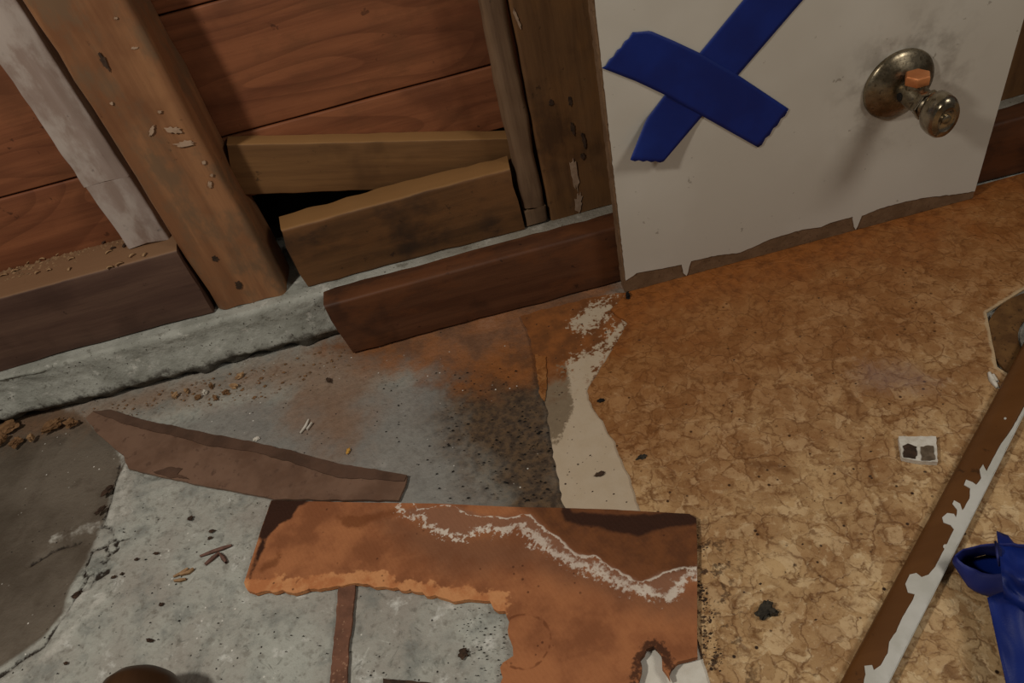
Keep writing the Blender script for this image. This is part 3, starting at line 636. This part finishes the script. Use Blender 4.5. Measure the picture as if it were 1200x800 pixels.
o, _ = sheet('wood_strip', ns, 0.006, lambda a, b: 0.0024, lambda a, b: 0.0002, 'brownchip'); tag(o, 'short dark wooden strip lying alone on the pale concrete', 'strip')

# ------------------------------------------------------------------ white panel
PY = 0.497
pan = empty('painted_panel', (0.2725, 0.503, LZ))
core = [(0.1100, LZ + 0.0004), (0.4350, LZ + 0.0004), (0.4350, 0.70), (0.1100, 0.70)]
sheet('board_core', ragged(core, 0.004, 0.0007, 1.0, 200), 0.03, lambda a, b: -PY, lambda a, b: -(PY + 0.012), 'core', pan, place=lambda a, b, h: (a, -h, b))
low = [(733, 329), (746, 320), (768, 316), (799, 310), (801, 320), (805, 323), (807, 316), (810, 306), (841, 299), (867, 296), (881, 290), (903, 280), (940, 269), (962, 266), (973, 261), (999, 254), (1001, 266), (1003, 269), (1005, 265), (1010, 253), (1032, 244), (1061, 236), (1087, 231), (1116, 228), (1143, 224)]
pf = [(W(u, v, PY - 0.0008).x, W(u, v, PY - 0.0008).z) for u, v in low]
pf = [(max(0.1118, min(0.4346, a)), b) for a, b in pf] + [(0.4346, 0.699), (0.1118, 0.699)]
k_ = len(pf)
sheet('painted_face', ragged(pf, 0.003, 0.0006, 3.0, 260, keep=(k_ - 3, k_ - 2)), 0.02, lambda a, b: -(PY - 0.0008), lambda a, b: -(PY + 0.0002), 'panelwhite', pan, place=lambda a, b, h: (a, -h, b))
tag(pan, 'white painted wall panel with brown unpainted bottom edge standing on the linoleum', 'wall panel')

# blue tape cross
def resample(l, n):
    l = [Vector(q) for q in l]; d = [0]
    for i in range(1, len(l)): d.append(d[-1] + (l[i] - l[i - 1]).length)
    out = []
    for k in range(n):
        t = d[-1] * k / (n - 1); i = max(j for j in range(len(d)) if d[j] <= t + 1e-9); i = min(i, len(l) - 2)
        out.append(l[i].lerp(l[i + 1], (t - d[i]) / max(d[i + 1] - d[i], 1e-9)))
    return out
def tape(name, L, R, lift, y0, label, jag=(1, 1)):
    n, k = 46, 13; rows = []
    La, Ra = resample([(*q, 0) for q in L], n), resample([(*q, 0) for q in R], n)
    for i in range(n):
        r = []
        for j in range(k):
            q = La[i].lerp(Ra[i], j / (k - 1)); t = i / (n - 1)
            d = (La[-1] - La[0]).normalized()
            if (i == 0 and jag[0]) or (i == n - 1 and jag[1]): q = q + d * 0.9 * (((j * 7) % 3) - 1)
            lf = lift(t, j / (k - 1)); r.append(W(q.x, q.y, y0 - lf - 0.0002 * (1 + mnoise.noise(Vector((q.x * 0.05, q.y * 0.05, 2))))))
        rows.append(r)
    o = loft(name, rows, 'tape', None, 0.0003); tag(o, label, 'tape', 'blue tape cross on the white panel'); return o
TY = PY - 0.0013
tape('masking_tape', [(897, -28), (871, 0), (820, 62), (779, 111), (757, 140), (738, 188)], [(968, -28), (940, 1), (865, 88), (823, 136), (800, 163), (777, 190)],
     lambda t, s: 0.013 * max(0, (t - 0.72) / 0.28) ** 1.6 * (1.0 - 0.35 * s), TY, 'blue masking tape strip of the cross with its lower end peeling off the panel', (0, 1))
tape('masking_tape', [(742, 38), (762, 36), (790, 48), (820, 62), (865, 88), (925, 128)], [(706, 80), (745, 95), (779, 111), (823, 136), (889, 173)],
     lambda t, s: 0.0003 + 0.0006 * max(0, 1 - abs(t - 0.42) / 0.2) * (0.4 + 0.6 * s), TY, 'shorter blue masking tape strip crossing over the peeling one')

# ------------------------------------------------------------------ shut-off valve
VX, VZ = 0.3405, 0.1402; VY = PY - 0.0009
val = empty('shutoff_valve', (VX, VY, VZ)); ND = (0, -1, 0)
lathe('escutcheon', [(0.0275, 0.0), (0.0278, 0.0018), (0.0270, 0.0036), (0.0245, 0.0052), (0.0195, 0.0082), (0.0150, 0.0108), (0.0112, 0.0120), (0.0095, 0.0124)], (VX, VY, VZ), ND, 'nickel', val, 48)
lathe('valve_body', [(0.0088, 0.0118), (0.0092, 0.0135), (0.0092, 0.0300), (0.0078, 0.0320), (0.0078, 0.0345), (0.0098, 0.0360), (0.0098, 0.0400), (0.0082, 0.0415), (0.0066, 0.0440), (0.0066, 0.0475)], (VX, VY, VZ), ND, 'nickel', val, 32)
lathe('packing_nut', [(0.0105, 0.0352), (0.0112, 0.0362), (0.0112, 0.0402), (0.0105, 0.0412)], (VX, VY, VZ), ND, 'nickel2', val, 6)
hd = lathe('handle', [(0.0060, 0.0450), (0.0105, 0.0462), (0.0120, 0.0490), (0.0124, 0.0540), (0.0120, 0.0590), (0.0105, 0.0620), (0.0070, 0.0634), (0.0062, 0.0626), (0.0034, 0.0622)], (VX, VY, VZ), ND, 'nickel2', val, 40, 0.95, 1.35)
lathe('handle_screw', [(0.0034, 0.0618), (0.0034, 0.0632), (0.0024, 0.0640), (0.0008, 0.0640)], (VX, VY, VZ), ND, 'nickel', hd, 16)
lathe('outlet', [(0.0070, 0.004), (0.0070, 0.0105), (0.0066, 0.0115)], (VX, VY - 0.0225, VZ), (0, 0, 1), 'nickel', val, 24)
nut = lathe('outlet_nut', [(0.0086, 0.0105), (0.0092, 0.0112), (0.0092, 0.0165), (0.0084, 0.0175)], (VX, VY - 0.0225, VZ), (0, 0, 1), 'brass', val, 6)
lathe('set_screw', [(0.0032, 0.0), (0.0032, 0.0010), (0.0020, 0.0014)], (VX - 0.0088, VY - 0.019, VZ), (-1, 0, 0), 'black', val, 12)
tag(val, 'tarnished chrome shut-off valve with oval handle and round wall plate', 'valve')

# ------------------------------------------------------------------ moulding stick
KZ = 0.0112
A0, A1 = P(985, 800, KZ), P(1200, 405, KZ); B0, B1 = P(1040, 800, KZ), P(1200, 480, KZ)
dr = ((A1 - A0).normalized() + (B1 - B0).normalized()).normalized(); nr = Vector((dr.y, -dr.x, 0)); wd = (B0 - A0).dot(nr)
st = empty('moulding_strip', (A0.x + dr.x * 0.12, A0.y + dr.y * 0.12, LZ)); st_o = Vector(A0); st_o.z = 0
def S(t, s, h): q = st_o + dr * t + nr * s; return Vector((q.x, q.y, h))
prof = [(0.0, LZ + 0.0006), (-0.0006, 0.006), (0.0002, 0.0092), (0.0020, 0.0106), (0.006, 0.0112), (wd - 0.004, 0.0112), (wd - 0.0010, 0.0108), (wd, 0.0098), (wd, LZ + 0.0006)]
rows = [[S(-0.10 + 0.62 * i / 60, s + 0.0003 * nz((i * 0.1, s, h), 1.0), h) for s, h in prof] for i in range(61)]
k9 = len(prof); verts = [v for r in rows for v in r]
faces = [(i * k9 + j, i * k9 + (j + 1) % k9, (i + 1) * k9 + (j + 1) % k9, (i + 1) * k9 + j) for i in range(60) for j in range(k9)] + [tuple(range(k9)), tuple(range(60 * k9, 61 * k9))]
o = mk('stick_wood', verts, faces, 'stick', st); fix_normals(o); sharp(o, 50)
# paint skin over the far edge with runs and chips
def TS(u, v):
    q = P(u, v, KZ + 0.0004); d = q - st_o; return (d.x * dr.x + d.y * dr.y, d.x * nr.x + d.y * nr.y)
inner = [(1010, 812), (1014, 790), (1013, 780), (1022, 779), (1024, 785), (1032, 779), (1040, 765), (1042, 752), (1050, 740), (1058, 722), (1070, 702), (1072, 696), (1064, 694), (1061, 684), (1066, 673), (1074, 671), (1080, 676), (1088, 673), (1096, 664), (1108, 640), (1114, 628), (1118, 620), (1114, 615), (1106, 612), (1104, 606), (1110, 601), (1118, 602), (1120, 606), (1122, 597), (1116, 590), (1118, 586), (1125, 590), (1128, 598), (1136, 584), (1137, 572), (1130, 568), (1132, 562), (1140, 565), (1144, 568), (1150, 560), (1148, 550), (1152, 544), (1156, 552), (1162, 540), (1172, 522), (1186, 502), (1204, 470), (1260, 372)]
ip = [TS(u, v) for u, v in inner]; ip = [(t, min(max(s, 0.001), wd - 0.0012)) for t, s in ip]
poly = [(s, t) for t, s in ip] + [(wd + 0.0002, ip[-1][0]), (wd + 0.0002, ip[0][0])]
o, _ = sheet('paint_skin', ragged(poly, 0.0025, 0.00025, 3.0, 300), 0.004, lambda a, b: KZ + 0.0005 - (0.0010 if a > wd - 0.0006 else 0), lambda a, b: KZ - 0.0012, 'chippaint', st, place=lambda a, b, h: tuple(S(b, a, h)))
rows = [[S(-0.02 + 0.5 * i / 40, wd + 0.0004, h) for h in (KZ - 0.0008, LZ + 0.001)] for i in range(41)]
loft('painted_side', rows, 'chippaint', st, 0.0004)
for u, v, a in ((1108, 640, 4), (1178, 490, 2.5)):
    t, s = TS(u, v); q = [S(t + 0.0016 * a / 4 * math.cos(x), s + 0.0012 * a / 4 * math.sin(x), KZ - 0.0002) for x in np.linspace(0, 2 * math.pi, 9)[:-1]]
    blob('paint_chip', q, 'chippaint', st, 0.0006, (0, 0, 1))
tag(st, 'long brown stained moulding strip with chipped white paint along one edge', 'moulding')

# ------------------------------------------------------------------ toilet drain beyond the stick
dn_ = empty('toilet_drain', (DR[0], DR[1], 0.0))
def ring_part(name, prof, mat):
    n = 48; rows = [[(DR[0] + r * math.cos(2 * math.pi * j / n), DR[1] + r * math.sin(2 * math.pi * j / n), h) for j in range(n)] for r, h in prof]
    o = loft(name, rows, mat, dn_, closed=True); sharp(o, 40); return o
ring_part('flange', [(0.064, 0.0), (0.064, 0.0022), (0.061, 0.0028), (0.046, 0.0028), (0.044, 0.0018), (0.044, -0.012)], 'iron')
ring_part('pipe_bore', [(0.0445, 0.0016), (0.0435, -0.002), (0.0415, -0.004), (0.0405, -0.10), (0.001, -0.10)], 'irondark')
tag(dn_, 'round rusty drain flange in the floor beyond the moulding strip', 'drain')

# ------------------------------------------------------------------ wad of blue tape
wad = empty('tape_wad', tuple(P(1185, 700, LZ)))
def ring3(pts, n):
    r = resample([tuple(p) for p in pts] + [tuple(pts[0])], n + 1)[:-1]; return r
rim = [P(u, v, z) for u, v, z in ((1119, 651, 0.024), (1132, 642, 0.030), (1150, 638, 0.034), (1172, 636, 0.036), (1196, 637, 0.036), (1225, 640, 0.034), (1236, 655, 0.030), (1222, 668, 0.026), (1196, 671, 0.024), (1170, 672, 0.022), (1150, 671, 0.021), (1133, 664, 0.022))]
base = [P(u, v, z) for u, v, z in ((1124, 666, 0.010), (1136, 655, 0.006), (1155, 650, 0.005), (1175, 650, 0.005), (1198, 652, 0.005), (1226, 660, 0.005), (1238, 690, 0.005), (1224, 712, 0.0055), (1200, 712, 0.0055), (1172, 702, 0.006), (1150, 695, 0.008), (1132, 684, 0.010))]
R1, R0 = ring3(rim, 36), ring3(base, 36)
rows = []
for i in range(9):
    t = i / 8; r = []
    for a, b in zip(R1, R0):
        q = a.lerp(b, t); c = Vector((0.2435, 0.186, q.z)); q = q + (q - c).normalized() * 0.003 * math.sin(math.pi * t); q += Vector((1, 1, 0)) * 0.0012 * nz(q, 130, 2.0); r.append(q)
    rows.append(r)
o = loft('tape_loop', rows, 'tape2', wad, 0.0004, closed=True)
c = sum(R0, Vector()) / len(R0); c.z = 0.0048
mk('loop_bottom', [c] + R0, [(0, i + 1, (i + 1) % 36 + 1) for i in range(36)], 'tape', wad)
# tail: folded sheet running off past the loop
rows = []
for i in range(24):
    t = i / 23; r = []
    e0 = Vector((1157, 700)).lerp(Vector((1196, 880)), t); e1 = Vector((1262, 660)).lerp(Vector((1300, 880)), t)
    for j in range(22):
        s = j / 21; q = e0.lerp(e1, s)
        z = 0.020 - 0.006 * t + 0.010 * math.sin(s * 5.2 + 1.2 * t) * (0.4 + 0.6 * s) + 0.003 * mnoise.noise(Vector((s * 5, t * 4, 2)))
        if s < 0.12: z += 0.003 * (1 - s / 0.12)
        r.append(P(q.x, q.y, max(z, 0.008)))
    rows.append(r)
loft('tape_tail', rows, 'tape', wad, 0.0004)
rows = []
for i in range(20):
    t = i / 19; r = []
    for j in range(16):
        s = j / 15; u = 1168 + 10 * t + 100 * s; v = 628 + 14 * math.sin(s * 3) + t * 84 - 6 * (1 - t) * (s < 0.2)
        z = 0.030 + 0.014 * math.sin(t * 3.1) + 0.006 * mnoise.noise(Vector((s * 6, t * 5, 7))) - 0.012 * (1 - s) * t
        r.append(P(u, v, z))
    rows.append(r)
loft('tape_fold', rows, 'tape', wad, 0.0004)
pk_ = [P(1165, 634, 0.037), P(1172, 646, 0.036), P(1170, 664, 0.034), P(1167, 650, 0.036)]
mk('tape_shred', pk_ + [p + Vector((0.001, 0, 0.0004)) for p in pk_], [(0, 1, 2, 3), (4, 7, 6, 5), (0, 4, 5, 1), (1, 5, 6, 2), (2, 6, 7, 3), (3, 7, 4, 0)], 'tape2', wad)
tag(wad, 'crumpled wad of blue masking tape lying beside the moulding strip', 'tape wad')

# ------------------------------------------------------------------ small things on the floor
e = empty('plaster_chip', P(1076, 527, LZ))
def quadslab(name, px, z0, z1, mat, amp=0.0005):
    return sheet(name, ragged(P2(px, z1), 0.0015, amp, 3.0, 300), 0.003, lambda a, b: z1 + 0.0002 * mnoise.noise(Vector((a * 200, b * 200, 0))), lambda a, b: z0, mat, e)[0]
quadslab('chip_body', [(1053, 511), (1097, 511), (1099, 541), (1078, 540), (1057, 536)], LZ + 0.0002, 0.0075, 'whitechip')
quadslab('dark_glue', [(1058, 522), (1064, 519), (1074, 523), (1075, 531), (1073, 537), (1059, 535)], 0.0072, 0.0082, 'brownchip', 0.0009)
quadslab('dark_glue', [(1079, 523), (1094, 522), (1096, 538), (1080, 539)], 0.0072, 0.0082, 'glue', 0.0009)
tag(e, 'small white plaster chip with dark glue spots lying on the linoleum', 'chip')

def chip(name, u, v, lx, ly, lz, ang, mat, label, cat='chip', group=None, z=0.0, flat=0.6, make=True):
    """an irregular crumb: a squashed low-poly pebble"""
    bm = bmesh.new(); bmesh.ops.create_icosphere(bm, subdivisions=3, radius=1.0); sd = rnd.random() * 90
    p = P(u, v, z + lz / 2); ca, sa = math.cos(math.radians(ang)), math.sin(math.radians(ang)); vs = []
    for q in bm.verts:
        k = 0.85 + 0.55 * mnoise.noise(q.co * 1.4 + Vector((sd, 0, 0))) + 0.45 * mnoise.noise(q.co * 3.1 + Vector((sd, 5, 0)))
        x, y, h = q.co.x * k * lx / 2, q.co.y * k * ly / 2, max(-flat, min(flat, q.co.z * k)) / flat * lz / 2
        vs.append((p.x + x * ca - y * sa, p.y + x * sa + y * ca, z + lz / 2 + h))
    fs = [[w.index for w in f.verts] for f in bm.faces]; bm.free()
    if not make: return vs, fs
    o = mk(name, vs, fs, mat, smooth=False); tag(o, label, cat, group); return o
mm = 0.001
chip('dark_flake', 896, 715, 14 * mm, 9 * mm, 4 * mm, 40, 'darkgrey', 'dark crumpled flake lying alone on the clean linoleum', 'flake', None, LZ)
chip('dark_flake', 905, 717, 7 * mm, 4 * mm, 5 * mm, -20, 'darkgrey', 'small dark flake touching the crumpled one on the linoleum', 'flake', None, LZ)
chip('tar_crumb', 736, 346, 4 * mm, 8 * mm, 4 * mm, -20, 'black', 'black tar crumb at the corner of plank and panel', 'crumb', None, LZ)
chip('dark_flake', 704, 469, 6 * mm, 4 * mm, 2 * mm, 10, 'black', 'black flake on the linoleum edge beside the narrow white felt', 'flake', None, LZ)
chip('dark_flake', 703, 555, 7 * mm, 4 * mm, 2 * mm, 5, 'brownchip', 'oval brown flake on the white felt backing', 'flake', None, 0.0016)
chip('dark_flake', 752, 535, 8 * mm, 4 * mm, 2 * mm, 0, 'darkgrey', 'grey flake on the linoleum beside the wide white felt', 'flake', None, LZ)
for u, v, a, b, an, lab in ((126, 574, 16, 8, 40, 'largest dark earth crumb on the slab edge just below the brown wall base'), (118, 597, 14, 5, 38, 'narrow dark earth crumb between the largest crumb and the branching cracks'), (90, 696, 10, 5, 20, 'small dark earth crumb wedged in the long crack of the dark slab')):
    chip('earth_crumb', u, v, a * 0.8 * mm, b * 0.8 * mm, 2.5 * mm, an, 'brownchip', lab, 'crumb', 'earth crumbs along the crack')
for u, v, a, b, mt in ((8, 500, 26, 18, 'rustchip'), (60, 498, 24, 14, 'rustchip'), (82, 496, 14, 9, 'rustchip'), (18, 518, 14, 9, 'rustchip'), (0, 516, 16, 9, 'rustchip'), (36, 513, 9, 6, 'tan')):
    chip('rust_lump', u, v, a * 0.85 * mm, b * 0.85 * mm, 6 * mm, rnd.uniform(0, 90), mt, 'rusty crumbling rust lump at the foot of the curb by the dark slab', 'lump', 'rust lumps at the curb foot')
for u, v, a, b, mt in ((274, 452, 9, 5, 'tan'), (281, 440, 9, 5, 'tan'), (205, 463, 7, 5, 'tan'), (264, 459, 7, 4, 'rustchip'), (252, 466, 8, 4, 'rustchip'), (247, 452, 7, 4, 'rustchip'), (232, 465, 7, 4, 'rustchip'), (218, 458, 6, 4, 'tan'), (240, 459, 6, 4, 'whitechip')):
    chip('plaster_crumb', u, v, a * mm, b * mm, 4 * mm, rnd.uniform(0, 180), mt, 'pale plaster crumb in the rusty strip between curb and brown strip', 'crumb', 'plaster crumbs under the curb')
chip('wood_chip', 385, 445, 9 * mm, 4 * mm, 2 * mm, 120, 'brownchip', 'dark pointed wood chip on grey concrete near the plank end', 'chip')
chip('yellow_chip', 408, 528, 7 * mm, 3 * mm, 1.5 * mm, 70, 'yellow', 'tiny yellow chip on concrete beside the brown wall base', 'chip')
chip('wood_chip', 300, 514, 6 * mm, 4 * mm, 2 * mm, 0, 'whitechip', 'white crumb lying along the upper edge of the brown wall base', 'crumb')
for u, v, a, b in ((223, 607, 7, 6), (248, 622, 7, 4), (246, 630, 5, 3), (183, 648, 7, 3), (175, 750, 8, 4), (189, 708, 5, 4), (160, 655, 5, 3), (133, 676, 6, 3), (143, 672, 4, 3), (77, 777, 5, 3)):
    chip('dirt_crumb', u, v, a * 0.75 * mm, b * 0.75 * mm, 1.5 * mm, rnd.uniform(-20, 20), 'brownchip', 'small dark dirt crumb on the pale concrete left of the broken tile', 'crumb', 'dirt crumbs on the pale concrete')
chip('rust_crumb', 543, 765, 8 * mm, 6 * mm, 2.5 * mm, 10, 'brownchip', 'square brown crumb on speckled concrete beside the tile edge', 'crumb')
# splinters
def splinter(name, px, w, mat, label, z=0.0):
    e = empty(name, P(*px[0][0], z))
    for k, l in enumerate(px):
        a = [P(u, v, z) for u, v in l]; rows = []
        for i, q in enumerate(a):
            d = (a[min(i + 1, len(a) - 1)] - a[max(i - 1, 0)]).normalized(); n_ = Vector((-d.y, d.x, 0)); h = w * (0.25 if i in (0, len(a) - 1) else 0.5)
            hz = 0.0015 + 0.0006 * k
            rows.append([q + n_ * h + Vector((0, 0, 0.0001)), q + n_ * h * 0.5 + Vector((0, 0, hz)), q - n_ * h * 0.5 + Vector((0, 0, hz)), q - n_ * h + Vector((0, 0, 0.0001))])
        loft('sliver', rows, mat, e, closed=True)
    tag(e, label, 'splinter'); return e
splinter('wood_splinter', [[(235, 652), (250, 646), (262, 642), (272, 639)], [(241, 662), (250, 654), (258, 648)], [(258, 649), (262, 654), (266, 660)]], 0.0036, 'redchip', 'red brown forked splinter lying on the pale concrete')
splinter('wood_splinter', [[(204, 676), (212, 672), (218, 668), (221, 666)], [(205, 681), (212, 680), (219, 679)], [(212, 674), (222, 671), (228, 667)]], 0.0030, 'tan', 'tan curled splinter lying beside the forked red brown one')
splinter('paint_flake', [[(1159, 437), (1163, 446), (1169, 455)], [(1163, 440), (1168, 448)]], 0.0050, 'whitechip', 'torn white flake of flooring between drain and moulding strip', LZ)
splinter('wood_splinter', [[(362, 492), (358, 500), (352, 508)], [(366, 496), (360, 504)]], 0.003, 'whitechip', 'whitish scraped splinter on concrete above the brown wall base')
# wooden handle at the near edge
hz = 0.026; tip = P(175, 784, hz * 1.0)
hp = [(0.0004, 0.0), (0.010, 0.0012), (0.018, 0.005), (0.0235, 0.011), (0.0255, 0.018), (0.0258, 0.026), (0.024, 0.040), (0.020, 0.058), (0.0165, 0.080), (0.0155, 0.15), (0.0165, 0.22)]
o = lathe('tool_handle', hp, (tip.x, tip.y, 0.0262), (-0.12, -1, 0.0), 'handle', None, 32); tag(o, 'rounded end of a dark brown wooden handle lying on the concrete', 'handle')

# shavings on the long block: a few single curls and the dust they lie in
def curlshape(px, w, mat, z, group, label, name='wood_shaving'):
    u, v, L, ang = px; c = P(u, v, z); a = math.radians(ang); d = Vector((math.cos(a), math.sin(a), 0)); n_ = Vector((-d.y, d.x, 0)); rows = []
    for i in range(7):
        t = i / 6 - 0.5; q = c + d * L * t + Vector((0, 0, 0.0008 + 0.0022 * (0.25 - t * t) * 4 * 0.5)); rows.append([q + n_ * w / 2, q - n_ * w / 2])
    o = loft(name, rows, mat, None, 0.0005); tag(o, label, 'shaving', group)
for px, mt in (((18, 318, .010, 10), 'tan'), ((36, 307, .009, 30), 'tan'), ((72, 297, .013, 20), 'tan'), ((50, 304, .008, -10), 'tan'), ((101, 286, .008, -50), 'tan'), ((109, 283, .008, 10), 'tan'), ((125, 283, .012, 45), 'brownchip'), ((128, 296, .009, 30), 'tan'),
               ((133, 292, .007, 20), 'brownchip'), ((147, 288, .008, 70), 'brownchip'), ((155, 300, .008, 40), 'tan'), ((170, 299, .007, 70), 'tan'), ((140, 310, .009, 20), 'tan'), ((129, 314, .008, 10), 'tan'), ((44, 320, .006, 30), 'tan'), ((82, 316, .006, 80), 'tan'), ((58, 317, .006, 0), 'tan'), ((84, 304, .008, 15), 'tan'), ((5, 323, .010, 0), 'tan')):
    curlshape((px[0], px[1], px[2] * 0.7, px[3]), 0.0022, mt, 0.1275, 'wood shavings on the long block', 'curled wood shaving lying on top of the dusty dark block')
def stuffmesh(name, items, mat, label, cat):
    V, Fc = [], []
    for vs, fs in items:
        b = len(V); V += vs; Fc += [[i + b for i in f] for f in fs]
    o = mk(name, V, Fc, mat, smooth=False); tag(o, label, cat, kind='stuff'); return o
def grain(x, y, z, r):
    a = rnd.uniform(0, 6.28); k = [rnd.uniform(0.5, 1.2) for _ in range(6)]
    vs = [(x + r * k[i] * math.cos(a + i * 1.571), y + r * k[i] * 0.7 * math.sin(a + i * 1.571), z + 0.0001) for i in range(4)] + [(x + r * 0.2, y, z + r * 0.7 * k[4])]
    return vs, [(0, 1, 4), (1, 2, 4), (2, 3, 4), (3, 0, 4), (3, 2, 1, 0)]
def scatter(poly, n, z, r0, r1):
    poly = np.array(poly); lo, hi = poly.min(0), poly.max(0); out = []
    while len(out) < n:
        q = [rnd.uniform(lo[0], hi[0]), rnd.uniform(lo[1], hi[1])]
        if sd_poly([q], poly)[0] < 0: out.append(grain(q[0], q[1], z, r0 * (r1 / r0) ** (rnd.random() ** 2)))
    return out
it = []
for k in range(900):
    x = rnd.uniform(-0.62, -0.262); y = 0.604 - abs(rnd.gauss(0, 0.009)); y = max(y, 0.566); it.append(grain(x, y, 0.1272, rnd.uniform(0.0006, 0.0012 + 0.0022 * max(0, (y - 0.58) / 0.024))))
stuffmesh('sawdust', it, 'dustm', 'brown sawdust and crumbs heaped on the dusty dark block', 'sawdust')
it = scatter(P2([(525, 440), (640, 420), (662, 588), (500, 588)]), 230, 0, 0.0004, 0.0017) + scatter(P2([(560, 520), (655, 480), (662, 588), (560, 588)]), 130, 0, 0.0005, 0.002)
it += scatter(P2([(520, 690), (600, 730), (590, 800), (560, 800)]), 120, 0, 0.0004, 0.0010) + scatter(P2([(160, 560), (300, 600), (280, 700), (590, 800), (60, 800)]), 130, 0, 0.0004, 0.0012)
it += scatter(P2([(400, 440), (530, 430), (520, 580), (480, 550)]), 40, 0, 0.0005, 0.0014)
stuffmesh('black_grit', it, 'black', 'black grit scattered over the concrete slab', 'grit')
it = scatter(P2([(60, 490), (400, 405), (420, 425), (300, 470), (140, 488)]), 260, 0, 0.0006, 0.0026)
stuffmesh('rusty_grit', it, 'rustchip', 'rusty grit lying along the foot of the curb', 'grit')
it = scatter(P2([(818, 680), (830, 690), (850, 790), (826, 780)], LZ), 150, LZ, 0.0004, 0.0016) + scatter(P2([(740, 400), (1150, 250), (1100, 500), (1000, 760), (830, 680)], LZ), 170, LZ, 0.0004, 0.0013)
stuffmesh('dark_specks', it, 'brownchip', 'dark specks scattered over the cork-patterned linoleum', 'grit')
it = scatter(P2([(640, 400), (700, 370), (690, 470), (740, 590), (670, 590)], 0.0016), 60, 0.0016, 0.0004, 0.0014)
stuffmesh('dark_specks', it, 'brownchip', 'dark specks scattered over the exposed white felt', 'grit')
